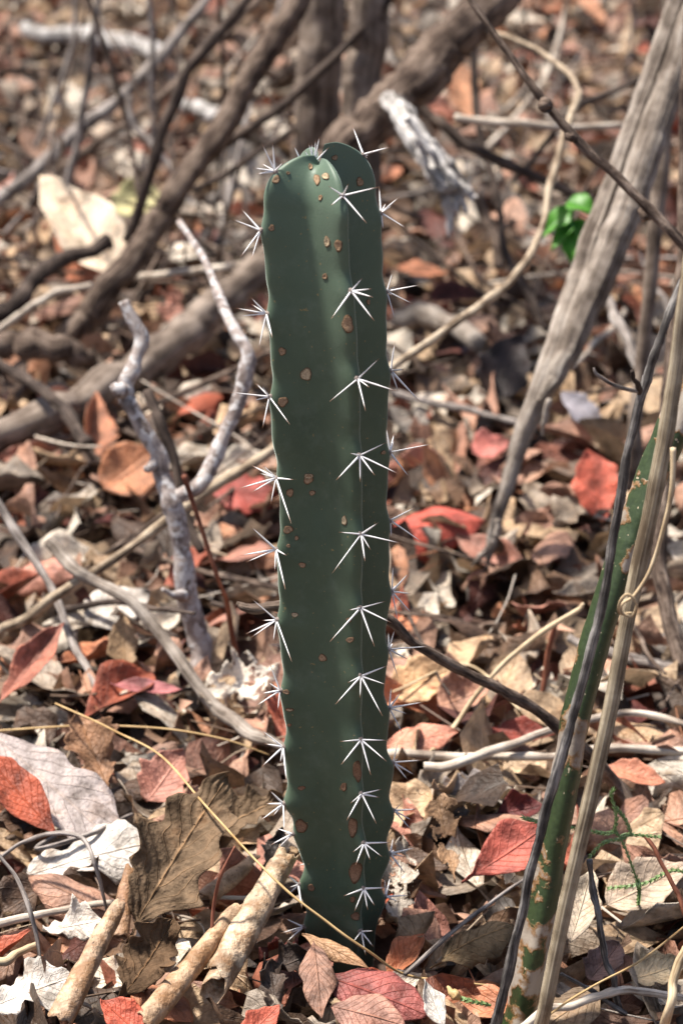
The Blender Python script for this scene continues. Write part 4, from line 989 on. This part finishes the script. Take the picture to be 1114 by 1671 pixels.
def piece(parent, name, path, w, mat, seed, **kw):
    pts = [G(q[1], q[2], q[3]) if q[0] == 'g' else PY(*q) for q in path]
    V, F, UV = tube_data(np.array(pts), [a * mpp(p) / 2 for a, p in zip(np.interp(np.linspace(0, 1, len(pts)), np.linspace(0, 1, len(w)), w), pts)], seed=seed, **kw)
    return mk(name, V, F, M[mat], UV, parent=parent, origin=pts[0])
piece(dt, 'shoot', I(('g', 798, 1710, -0.01), (812, 1655, -0.16), (840, 1540, -0.16), (872, 1400, -0.155), (905, 1270, -0.15), (945, 1130, -0.145), (978, 1000, -0.14), (1003, 860, -0.13), (1022, 740, -0.125), (1048, 640, -0.12), (1075, 560, -0.12), (1114, 455, -0.11), (1190, 270, -0.1)), [17, 17, 17, 16, 16, 16, 16, 15, 15, 15, 14, 13, 10], 'char_twig', 62, n=200, sides=12, knob=0.08, wob=0.16, groove=0.05)
piece(dt, 'side_twig', I((1044, 640, -0.12), (1020, 634, -0.13), (990, 622, -0.135), (972, 610, -0.14), (968, 600, -0.14)), [8, 7, 6, 6, 3], 'bark_grey', 63, n=24, sides=8)
piece(dt, 'side_twig', I((1044, 642, -0.12), (1038, 625, -0.125), (1030, 606, -0.13)), [11, 9, 8], 'bark_dark', 64, n=14, sides=8, knob=0.12)
rib5 = lambda a: 1.0 + 0.17 * np.abs(np.cos(4 * a)) - 0.08
rs5 = empty('ridged_stem', G(872, 1690, 0.0)); tag(rs5, 'ridged hairy tan dry stem with a curled tendril in front of the green stem', 'stem')
piece(rs5, 'shoot', I(('g', 868, 1730, -0.01), (884, 1660, -0.18), (905, 1560, -0.18), (935, 1420, -0.175), (965, 1290, -0.17), (995, 1160, -0.165), (1018, 1040, -0.16), (1040, 930, -0.155), (1068, 800, -0.15), (1088, 690, -0.145), (1104, 590, -0.14), (1116, 490, -0.14), (1140, 300, -0.13)), [22, 22, 23, 23, 24, 24, 24, 25, 26, 26, 25, 24, 20], 'ridged', 65, n=120, sides=24, knob=0.02, wob=0.06, section=rib5)
piece(rs5, 'tendril', I((1098, 730, -0.17), (1096, 790, -0.175), (1085, 850, -0.178), (1062, 925, -0.18), (1035, 970, -0.185), (1015, 985, -0.19), (1014, 1000, -0.19), (1030, 1005, -0.19), (1038, 985, -0.195), (1024, 970, -0.195), (1012, 980, -0.195), (1010, 1000, -0.19), (1030, 1000, -0.185)), [10, 9, 8, 7, 6, 5, 5, 5, 5, 5, 5, 5, 4], 'straw', 66, n=110, sides=8, knob=0.03, wob=0.05)
# ---- thin straws and stalks in front
stick('straw', I(('g', -40, 1196, 0.03), ('g', 30, 1190, 0.035), ('g', 130, 1184, 0.045), ('g', 260, 1188, 0.05), ('g', 360, 1205, 0.045), ('g', 440, 1232, 0.03)), [3.4, 3.4, 3.4, 3.4, 3, 2], M['straw_gold'], 'thin golden straw lying level over the curled brown leaf', 'straw', n=50, sides=6, knob=0.02, seed=71)
stick('straw', I((90, 1148, 0.25), (180, 1190, 0.2), (262, 1232, 0.15), (330, 1308, 0.05), (400, 1385, -0.03), (470, 1455, -0.07), (540, 1510, -0.085), (600, 1552, -0.09), ('g', 655, 1588, 0.018), ('g', 720, 1600, 0.012), ('g', 800, 1608, 0.01)), [3, 3.5, 3.5, 4, 4, 4.5, 4.5, 4.5, 4.5, 4.5, 3], M['straw_gold'], 'long golden straw crossing the foot of the cactus', 'straw', n=90, sides=6, knob=0.03, wob=0.3, seed=72)
stick('dry_twig', I((-10, 1385, -0.02), (22, 1425, -0.03), (48, 1480, -0.05), (62, 1540, -0.06), (72, 1610, -0.08), ('g', 78, 1660, 0.0)), [6, 7, 8, 7, 6, 5], M['bark_grey'], 'thin bent whitish stalk standing over white leaf scraps', 'twig', n=50, sides=8, seed=73)
stick('dry_twig', I((0, 1400, 0.05), (40, 1372, 0.05), (95, 1360, 0.04), (138, 1372, 0.03), (155, 1410, 0.01), ('g', 176, 1492, 0.01)), [6, 7, 8, 8, 7, 5], M['bark_grey'], 'whitish stalk bent like an elbow over the broad white leaf', 'twig', n=50, sides=8, seed=74)
stick('dry_twig', I((384, 1380, -0.05), (362, 1425, -0.06), (350, 1470, -0.06), (346, 1530, -0.07), ('g', 350, 1592, 0.01)), [4, 6, 6, 6, 5], M['red_twig'], 'thin red stalk curving up beside the rolled leaves', 'twig', n=40, sides=7, seed=75)
stick('dry_twig', I(('g', 135, 1340, 0.02), ('g', 60, 1385, 0.025), ('g', 150, 1360, 0.028), ('g', 215, 1330, 0.02)), [5, 8, 9, 8], M['bark_grey'], 'short grey stalk lying behind the broad white leaf', 'twig', n=30, sides=8, seed=76)
stick('dry_twig', I(('g', -20, 1510, 0.012), ('g', 40, 1498, 0.014), ('g', 130, 1480, 0.014), ('g', 300, 1465, 0.02), ('g', 420, 1466, 0.012)), [15, 15, 12, 8, 7], M['pale_stick'], 'pale stick lying level under the felted brown leaf', 'twig', n=50, sides=8, seed=77)
stick('dry_twig', I(('g', -10, 1570, 0.014), ('g', 30, 1555, 0.014), ('g', 60, 1540, 0.01)), [14, 15, 11], M['straw'], 'short tan stick end beside white leaf scraps', 'twig', n=20, sides=9, seed=78)
stick('dry_twig', I(('g', 660, 1590, 0.02), ('g', 720, 1535, 0.03), ('g', 790, 1480, 0.03), ('g', 860, 1430, 0.02)), [8, 8, 7, 5], M['bark_grey'], 'thin grey stalk slanting past the arched olive leaf', 'twig', n=40, sides=8, seed=79)
stick('fallen_stick', I(('g', 800, 1700, 0.02), ('g', 890, 1652, 0.025), ('g', 960, 1630, 0.028), ('g', 1012, 1614, 0.028), ('g', 1060, 1620, 0.025), ('g', 1150, 1634, 0.02)), [14, 14, 14, 16, 13, 12], M['pale_stick'], 'jointed pale stick lying in front of the tan ridged stem', 'stick', n=60, sides=10, seed=80)
stick('dead_twig', I((960, 1402, -0.1), (966, 1450, -0.1), (978, 1500, -0.11), (985, 1560, -0.11), (1000, 1600, -0.12), ('g', 1010, 1650, 0.0)), [9, 12, 12, 11, 11, 11], M['char_twig'], 'short black forked twig standing beside the tan ridged stem', 'twig', n=50, sides=8, knob=0.12, seed=81)
stick('dead_twig', I((915, 1588, -0.13), (950, 1608, -0.125), (985, 1630, -0.12), ('g', 1020, 1655, 0.005)), [7, 8, 8, 8], M['char_twig'], 'small black twig leaning on the jointed pale stick', 'twig', n=30, sides=8, knob=0.1, seed=82)
stick('dry_twig', I((1050, 1365, -0.02), (1075, 1400, -0.03), (1100, 1450, -0.04), (1120, 1500, -0.05), ('g', 1150, 1600, 0.0)), [8, 8, 8, 9, 9], M['red_twig'], 'thin red brown shoot beneath the green scaly sprig', 'twig', n=40, sides=8, seed=83)
stick('straw', I((1120, 1545, -0.2), (1100, 1600, -0.21), (1085, 1660, -0.215), ('g', 1070, 1720, 0.0)), [16, 16, 17, 18], M['straw'], 'pale blurred straw standing by the jointed pale stick', 'straw', n=30, sides=8, knob=0.02, seed=84)
stick('straw', I(('g', 890, 1660, 0.04), ('g', 960, 1612, 0.05), ('g', 1040, 1570, 0.05), ('g', 1130, 1500, 0.03)), [4, 4, 4, 3], M['straw_gold'], 'fine golden straw crossing above the jointed pale stick', 'straw', n=30, sides=6, seed=85)
stick('straw', I(('g', 640, 1130, 0.02), ('g', 760, 1085, 0.03), ('g', 850, 1160, 0.02)), [5, 5, 4], M['straw'], 'fine curved straw behind the thorny cactus rib', 'straw', n=30, sides=6, seed=86)

# ------------------------------------------------------------------ green plants
def fresh_mat(name, a, b_, transl=0.35):
    m, N, L, b, out = new_mat(name)
    pos = N('ShaderNodeNewGeometry').outputs['Position']
    nz = noise(N, L, pos, 120, 3)
    c = ramp(N, L, nz, [(0.3, a), (0.7, b_)]); L(c, b.inputs['Base Color']); b.inputs['Roughness'].default_value = 0.45
    tr = N('ShaderNodeBsdfTranslucent'); L(mixc(N, L, 1.0, c, (1.5, 1.5, 0.8), 'MULTIPLY'), tr.inputs[0]); mx = N('ShaderNodeMixShader'); mx.inputs[0].default_value = transl
    L(b.outputs[0], mx.inputs[1]); L(tr.outputs[0], mx.inputs[2]); L(mx.outputs[0], out.inputs[0])
    return m
M['fresh'] = fresh_mat('fresh_leaf', (0.08, 0.26, 0.03), (0.13, 0.36, 0.045), 0.5)
M['sprig'] = fresh_mat('scaly_sprig_green', (0.16, 0.26, 0.09), (0.3, 0.42, 0.18), 0.25)
sdl = empty('seedling', G(852, 782, 0.0)); tag(sdl, 'small seedling with bright green lobed leaves beside the dead stem', 'plant')
SY = 0.98
piece(sdl, 'stalk', I(('g', 836, 776, -0.01), (862, 670, SY), (912, 540, SY), (942, 440, SY), (938, 385, SY), (930, 352, SY)), [9, 9, 8, 8, 7, 5], 'fresh', 91, n=40, sides=8, knob=0.02)
def green_leaf(attach, tip, wpx, seed, y0, y1, lobes):
    A, T = PY(*attach, y0), PY(*tip, y1); Lv = T - A; L = np.linalg.norm(Lv); x = Lv / L
    n = unit(-FWD * 0.6 + np.array([0, 0, 0.85])); y = unit(np.cross(n, x)); z = np.cross(x, y)
    nu, nv = 24, 12; u = np.linspace(0, 1, nu + 1); v = np.linspace(-1, 1, nv + 1); U, V = np.meshgrid(u, v, indexing='ij')
    w = np.sin(np.pi * U ** 0.6) ** 0.7 * (1 - lobes * 0.42 * np.abs(np.sin(np.pi * (U * 2.6 + 0.1))) ** 1.5 * (U > 0.3)) * (1 - U ** 6)
    s = wpx * mpp(A) / 2 * w * V
    Pp = A + (U * L)[..., None] * x + s[..., None] * y + (np.abs(s) * 0.35 - 0.25 * L * (U - 0.5) ** 2 + 0.06 * L * np.sin(U * 9 + seed) * np.abs(V))[..., None] * z
    ii, jj = np.meshgrid(np.arange(nu), np.arange(nv), indexing='ij'); a = (ii * (nv + 1) + jj).ravel()
    F = np.stack([a, a + nv + 1, a + nv + 2, a + 1], 1)
    P2, F2, uv2 = thicken(Pp.reshape(-1, 3), F, np.stack([U, V], -1).reshape(-1, 2), 0.0004)
    mk('leaf_blade', P2, F2, M['fresh'], uv2, parent=sdl, origin=A)
green_leaf((934, 358), (930, 432), 52, 1, SY, SY - 0.03, 0.5); green_leaf((932, 358), (898, 408), 30, 5, SY, SY - 0.03, 0.3); green_leaf((936, 358), (958, 402), 28, 6, SY, SY - 0.025, 0.3)
green_leaf((930, 340), (876, 390), 40, 2, SY, SY - 0.02, 0.2); green_leaf((926, 326), (974, 348), 46, 3, SY, SY - 0.015, 0.2)
def sprig_strand(parent, path, w, seed):
    pts = np.array([G(q[1], q[2], q[3]) if q[0] == 'g' else PY(*q) for q in path]); L = np.linalg.norm(np.diff(pts, axis=0), axis=1).sum()
    r = w * mpp(pts[0]) / 2
    V, F, UV = tube_data(pts, [r * 0.5, r * 0.4], n=24, sides=6, seed=seed)
    st = mk('strand', V, F, M['sprig'], UV, parent=parent, origin=pts[0])
    c = catmull(pts, int(L / 0.0022) + 4); Vs, Fs = [], []; rr = np.random.default_rng(seed)
    for i in range(1, len(c) - 1):
        t = unit(c[i + 1] - c[i - 1]); a = unit(np.cross(t, [0.3, 1, 0.2])); b = np.cross(t, a)
        for k in range(3):
            ph = i * 1.2 + k * 2.094; d = a * math.cos(ph) + b * math.sin(ph); s = np.cross(t, d); o = len(Vs)
            Vs += [c[i] + s * r * 0.45, c[i] - s * r * 0.45, c[i] + d * r * 1.2 + t * r * 1.9]; Fs.append((o, o + 1, o + 2))
            Vs += [c[i] + d * r * 0.9 + t * r * 0.3]; Fs += [(o, o + 3, o + 2), (o + 1, o + 2, o + 3)]
    mk('scale_leaves', Vs, Fs, M['sprig'], parent=st, origin=pts[0], smooth=False)['kind'] = 'stuff'
sg = empty('green_sprig', G(1040, 1480, 0.0)); tag(sg, 'green scaly sprig with slender branching strands beside the tan ridged stem', 'plant')
Y3 = -0.06
for k, q in enumerate([[(1040, 1440, Y3), (1010, 1365, Y3), (985, 1360, Y3), (940, 1352, Y3), (890, 1345, Y3), (850, 1333, Y3)], [(1010, 1365, Y3), (1030, 1362, Y3), (1078, 1366, Y3)], [(1000, 1360, Y3), (1005, 1335, Y3), (997, 1300, Y3), (1000, 1288, Y3)],
                       [(1030, 1362, Y3), (1018, 1335, Y3), (1004, 1318, Y3)], [(1020, 1368, Y3), (985, 1375, Y3), (960, 1400, Y3)], [('g', 1150, 1440, 0.03), ('g', 1100, 1420, 0.045), ('g', 1050, 1442, 0.04), ('g', 990, 1450, 0.03)], [('g', 1040, 1480, 0.0), (1042, 1455, Y3), (1040, 1440, Y3)]]):
    sprig_strand(sg, q, 7.5, 300 + k)
sg2 = empty('green_sprig', G(770, 1640, 0.0)); tag(sg2, 'tiny green sprig with an orange bud lying by the rose red leaf', 'plant')
sprig_strand(sg2, [('g', 800, 1640, 0.015), ('g', 770, 1634, 0.02), ('g', 745, 1628, 0.02)], 9, 320)
piece(sg2, 'bud', I(('g', 748, 1630, 0.02), ('g', 738, 1622, 0.024), ('g', 728, 1610, 0.028)), [9, 20, 3], 'straw_gold', 93, n=14, sides=9)

# ------------------------------------------------------------------ small leaves gathered against the cactus foot
rf = np.random.default_rng(21)
for k in range(14):
    a = k / 14 * 6.283 + rf.normal() * 0.15
    ci = k % len(CLASSES); fn_ = FORMS[k % 5][0]
    o = bpy.data.objects.new('dry_leaf', form_mesh[fn_][k % 6]); COL.objects.link(o)
    rr = rf.uniform(0.052, 0.068); sz = rf.uniform(0.035, 0.06)
    o.scale = (sz, sz * 1.1, sz); o.location = (cbase[0] + math.cos(a) * rr, math.sin(a) * rr, rf.uniform(0.0, 0.01))
    o.rotation_euler = (rf.normal() * 0.35, -0.45 + rf.normal() * 0.2, a + math.pi + rf.normal() * 0.9)
    c = np.array(lin(CLASSES[ci][0])) * np.array([1.0, 0.94, 0.86]) * 0.8
    o.color = (*[float(v) for v in c], 1)
    lab = f'small {fn_} {CLASSES[ci][1]} leaf leaning against the cactus foot'
    tag(o, lab, 'leaf', 'small leaves around the cactus foot')

# ------------------------------------------------------------------ leaves one can point at
H = hero
H('dry_leaf', 'broad bleached white leaf lying under the felted brown leaf', (40, 1425), (285, 1362), 120, (216, 213, 210), 'torn', k=0.45, bend=-0.3, curl=-0.5, fold=0.05, wave=0.1, petiole=False)
H('dry_leaf', 'large felted brown leaf with wavy lobes and a long stalk', (205, 1532), (372, 1262), 165, (122, 102, 80), 'lobed', k=0.62, h=0.02, mat='fuzzy', bend=-0.4, curl=0.7, fold=0.2, wave=0.2, nu=64, nv=24, quilt=0.028)
H('dry_leaf', 'felted brown lobe curling towards the cactus', (330, 1362), (462, 1305), 80, (122, 102, 80), 'lobed', k=0.5, h=0.025, mat='fuzzy', bend=0.5, curl=0.8, fold=0.3, wave=0.25, nu=54, nv=20, quilt=0.028)
H('dry_leaf', 'dark felted brown leaf crumpled below the large lobed one', (195, 1640), (285, 1505), 110, (104, 82, 60), 'lobed', k=0.5, h=0.015, mat='fuzzy', bend=0.6, curl=0.9, fold=0.25, wave=0.3, nu=54, nv=20, quilt=0.035)
H('rolled_leaf', 'thick pale leaf rolled into a tube leaning towards the cactus foot', (352, 1625), (464, 1418), 54, (214, 192, 164), mat='rolled', k=0.4, h=0.012, rolled=1.35, bend=0.05, nu=26, nv=26)
H('rolled_leaf', 'slim tan leaf rolled into a tube between two pale rolls', (240, 1680), (382, 1505), 36, (204, 172, 138), mat='rolled', k=0.35, h=0.008, rolled=1.4, bend=0.1, nu=26, nv=24)
H('rolled_leaf', 'tan rolled leaf tube under the felted brown leaf', (105, 1665), (188, 1500), 38, (206, 176, 146), mat='rolled', k=0.4, h=0.008, rolled=1.3, bend=-0.1, nu=24, nv=24)
H('rolled_leaf', 'short rolled tan leaf upright against the felted leaf', (192, 1545), (212, 1430), 34, (182, 146, 116), mat='rolled', k=0.5, h=0.01, rolled=1.3, nu=22, nv=22)
H('rolled_leaf', 'small rolled tan leaf lying beneath the thin red stalk', (322, 1490), (415, 1418), 30, (200, 168, 138), mat='rolled', k=0.3, h=0.01, rolled=1.3, nu=22, nv=22)
H('dry_leaf', 'smooth rose red oval leaf at the foot of the cactus', (530, 1590), (700, 1655), 92, (164, 84, 80), 'ellipse', k=0.55, h=0.012, bend=-0.3, curl=-0.45, fold=0.0, wave=0.03, petiole=False)
H('dry_leaf', 'net veined pinkish brown leaf overlapping the rose red leaf', (540, 1640), (662, 1672), 80, (182, 132, 116), 'ellipse', k=0.6, h=0.03, bend=-0.4, curl=-0.5, fold=0.0, wave=0.05, petiole=False)
H('dry_leaf', 'bright orange red leaf tip beside the slim rolled leaf', (232, 1690), (165, 1632), 66, (212, 92, 60), 'ovate', k=0.6, h=0.012, bend=0.3, curl=0.4, wave=0.1, petiole=False)
H('dry_leaf', 'bright orange red leaf tip near the net veined leaf', (395, 1700), (456, 1640), 50, (212, 96, 66), 'ovate', k=0.55, h=0.012, bend=0.2, curl=0.3, petiole=False)
H('dry_leaf', 'torn brick red leaf leaning behind the blotched green stem', (752, 1442), (890, 1350), 92, (186, 84, 68), 'obovate', k=0.6, h=0.015, bend=0.3, curl=0.5, fold=0.1, wave=0.1)
H('dry_leaf', 'arched olive brown leaf with strong side veins', (700, 1572), (840, 1500), 78, (142, 122, 92), 'ellipse', k=0.45, h=0.02, mat='fuzzy', bend=-0.9, curl=-1.0, fold=-0.1, wave=0.12, nu=54, nv=20, quilt=0.028)
H('dry_leaf', 'tall curled tan leaf with holes beside the cactus', (742, 1445), (708, 1275), 78, (162, 128, 94), 'torn', k=0.7, h=0.012, mat='lacy', bend=0.5, curl=0.9, fold=0.2, wave=0.2)
H('dry_leaf', 'dark maroon curled leaf above the torn brick red leaf', (800, 1330), (885, 1315), 56, (104, 38, 38), 'ellipse', k=0.6, h=0.015, bend=0.6, curl=1.0, wave=0.15)
H('dry_leaf', 'pale orange flat leaf just behind the cactus rib', (625, 1218), (748, 1192), 52, (224, 148, 122), 'lance', k=0.45, h=0.012, bend=-0.2, curl=-0.4, petiole=False)
H('dry_leaf', 'large glowing red leaf with a raised peak behind the cactus', (640, 868), (792, 850), 92, (206, 84, 66), 'ovate', k=0.55, h=0.012, bend=-0.3, curl=-0.7, fold=-0.3, wave=0.08, petiole=False)
H('dry_leaf', 'vivid orange red leaf standing between the dead stem and green stem', (985, 850), (958, 735), 78, (226, 106, 78), 'ellipse', k=0.7, h=0.01, bend=0.2, curl=0.4, petiole=False)
H('dry_leaf', 'smooth blue grey leaf leaning by the dead stem', (985, 702), (915, 640), 42, (160, 160, 178), 'ellipse', k=0.6, bend=0.1, curl=0.3, petiole=False)
H('dry_leaf', 'pink leaf lying between dead stem and glowing red leaf', (770, 740), (830, 720), 50, (206, 116, 108), 'ovate', k=0.5, petiole=False)
H('dry_leaf', 'ribbed red brown leaf leaning beside the slim grey stick', (-15, 1165), (105, 1018), 52, (184, 110, 88), 'lance', k=0.55, h=0.015, bend=0.2, curl=0.5, fold=0.5, wave=0.1)
H('dry_leaf', 'long rust orange folded leaf on the silvery leaf', (92, 1362), (-30, 1225), 74, (186, 84, 48), 'lance', k=0.6, h=0.03, bend=0.2, curl=0.3, fold=0.25, wave=0.06, petiole=False)
H('dry_leaf', 'large silvery grey leaf with a dark lower half', (-20, 1190), (215, 1398), 120, (176, 166, 168), 'ellipse', k=0.45, h=0.012, bend=-0.1, curl=-0.3, fold=0.12, petiole=False)
H('dry_leaf', 'big curled brown leaf with rusty patches under the level straw', (180, 1295), (125, 1165), 120, (156, 116, 84), 'torn', k=0.6, h=0.015, bend=0.6, curl=0.9, fold=0.2, wave=0.2)
H('dry_leaf', 'lacy eaten white leaf skeleton beside the cactus', (325, 1140), (458, 1090), 110, (226, 220, 210), 'torn', k=0.6, h=0.015, mat='lacy', bend=0.3, curl=0.6, wave=0.35, petiole=False)
H('dry_leaf', 'round glowing orange tan leaf behind the lichen branch', (170, 800), (248, 740), 96, (190, 126, 84), 'round', k=0.65, bend=0.2, curl=0.4, petiole=False)
H('dry_leaf', 'deep red leaf tucked beside the cactus', (345, 800), (458, 812), 66, (168, 72, 62), 'ellipse', k=0.5, bend=-0.3, curl=-0.4, petiole=False)
H('dry_leaf', 'narrow mauve pink leaf beneath the bent pale stick', (180, 1118), (298, 1128), 26, (184, 108, 116), 'lance', k=0.35, petiole=False)
H('dry_leaf', 'large cream folded leaf with a brown underside by the brown branch', (190, 450), (66, 288), 104, (236, 220, 198), 'ovate', k=0.55, h=0.05, bend=0.15, curl=0.4, fold=0.35, petiole=False)
H('dry_leaf', 'orange brown leaf leaning under the cream folded leaf', (165, 475), (90, 385), 62, (196, 122, 86), 'ovate', k=0.75, h=0.01, petiole=False)
H('dry_leaf', 'pale green round leaf behind the thick brown branch', (180, 340), (262, 318), 62, (196, 196, 140), 'round', k=0.6, petiole=False)
H('dry_leaf', 'broad white leaf under the bent pale stick', (140, 1010), (245, 965), 72, (212, 208, 204), 'ovate', k=0.4, h=0.012, bend=-0.2, curl=-0.3, petiole=False)
H('dry_leaf', 'cream orange leaf leaning behind the arching brown twig', (640, 1135), (745, 1085), 78, (228, 186, 136), 'ovate', k=0.6, h=0.012, bend=0.2, curl=0.5, petiole=False)
H('dry_leaf', 'crumpled slate grey leaf behind the curled tan leaf', (715, 1300), (810, 1268), 78, (138, 132, 134), 'torn', k=0.6, h=0.012, bend=-0.5, curl=-0.7, wave=0.4, petiole=False)
H('dry_leaf', 'ragged whitish leaf standing against the cactus foot', (650, 1505), (655, 1365), 82, (206, 196, 184), 'torn', k=0.7, h=0.005, mat='lacy', bend=0.3, curl=0.5, wave=0.3, petiole=False)
H('dry_leaf', 'smooth pinkish brown leaf pointing away from the cactus foot', (512, 1532), (525, 1660), 60, (160, 120, 102), 'lance', k=0.35, h=0.015, bend=-0.2, curl=-0.4, petiole=False)
H('dry_leaf', 'narrow tan curled leaf against the foot of the cactus', (492, 1522), (602, 1578), 34, (190, 148, 108), 'lance', k=0.5, h=0.02, bend=-0.3, curl=-1.0, petiole=False)
H('dry_leaf', 'blackish crumpled leaf in front of the cactus foot', (425, 1590), (505, 1560), 80, (70, 58, 52), 'torn', k=0.5, h=0.012, bend=0.7, curl=1.1, wave=0.5, petiole=False)
H('dry_leaf', 'dark crumpled leaf beside the pale rolled tube', (452, 1660), (440, 1570), 62, (84, 70, 62), 'torn', k=0.5, h=0.01, bend=0.5, curl=1.0, wave=0.45, petiole=False)
H('dry_leaf', 'charcoal leaf curled behind the pale rolled tube', (435, 1440), (462, 1352), 60, (62, 54, 50), 'torn', k=0.6, h=0.012, bend=0.6, curl=0.9, wave=0.3, petiole=False)
H('dry_leaf', 'small twisted white leaf beside the rose red leaf', (725, 1680), (692, 1600), 40, (212, 210, 208), 'lance', k=0.6, h=0.01, curl=0.9, bend=0.5, twist=1.2, petiole=False)
H('dry_leaf', 'white leaf scrap under the thin bent stalk', (-10, 1640), (125, 1590), 110, (214, 212, 210), 'torn', k=0.4, h=0.012, bend=-0.2, curl=-0.3, wave=0.15, petiole=False)
H('dry_leaf', 'small crinkled white leaf between rolled leaf and white scrap', (70, 1520), (175, 1500), 70, (222, 216, 210), 'torn', k=0.45, h=0.018, bend=0.2, curl=0.3, wave=0.3, petiole=False)
H('dry_leaf', 'tan grey broad leaf behind the short black forked twig', (990, 1480), (1120, 1410), 90, (186, 168, 150), 'ovate', k=0.5, h=0.01, petiole=False)
H('dry_leaf', 'pale bleached leaf leaning between green stem and black twig', (930, 1540), (965, 1420), 60, (206, 192, 172), 'ellipse', k=0.6, h=0.01, petiole=False)
H('dry_leaf', 'dull mauve rounded leaf behind the short black twig', (960, 1600), (1010, 1540), 56, (128, 102, 100), 'round', k=0.6, h=0.01, petiole=False)
H('dry_leaf', 'cream leaf corner beside the pale blurred straw', (1030, 1600), (1120, 1570), 60, (214, 196, 160), 'ovate', k=0.5, h=0.012, petiole=False)
H('dry_leaf', 'pinkish leaf with holes standing near the red stalk', (240, 1310), (300, 1225), 84, (190, 128, 112), 'ovate', k=0.6, h=0.012, bend=0.3, curl=0.4, fold=0.3, petiole=False)
H('dry_leaf', 'orange leaf lying flat beyond the straight level stick', (985, 1250), (1085, 1280), 40, (208, 132, 100), 'lance', k=0.4, petiole=False)
H('dry_leaf', 'dark red long leaf under the curved pale stick', (790, 1195), (905, 1200), 40, (150, 62, 48), 'lance', k=0.4, h=0.01, petiole=False)
H('dry_leaf', 'dusty brown cupped leaf behind the arching twig', (715, 1155), (800, 1120), 70, (180, 134, 112), 'ovate', k=0.55, h=0.012, bend=0.6, curl=1.0, petiole=False)
H('dry_leaf', 'tan pointed leaf standing below the forked lichen branch', (205, 1090), (200, 1000), 50, (170, 140, 104), 'ovate', k=0.75, h=0.01, bend=0.2, curl=0.4, petiole=False)
H('dry_leaf', 'dark grey leaf upright beyond the glowing red leaf', (800, 650), (850, 545), 90, (62, 54, 56), 'ovate', k=0.75, h=0.01, petiole=False)
H('dry_leaf', 'glowing pale orange leaf beneath the heavy slanting log', (770, 200), (735, 90), 56, (232, 170, 128), 'lance', k=0.75, petiole=False)
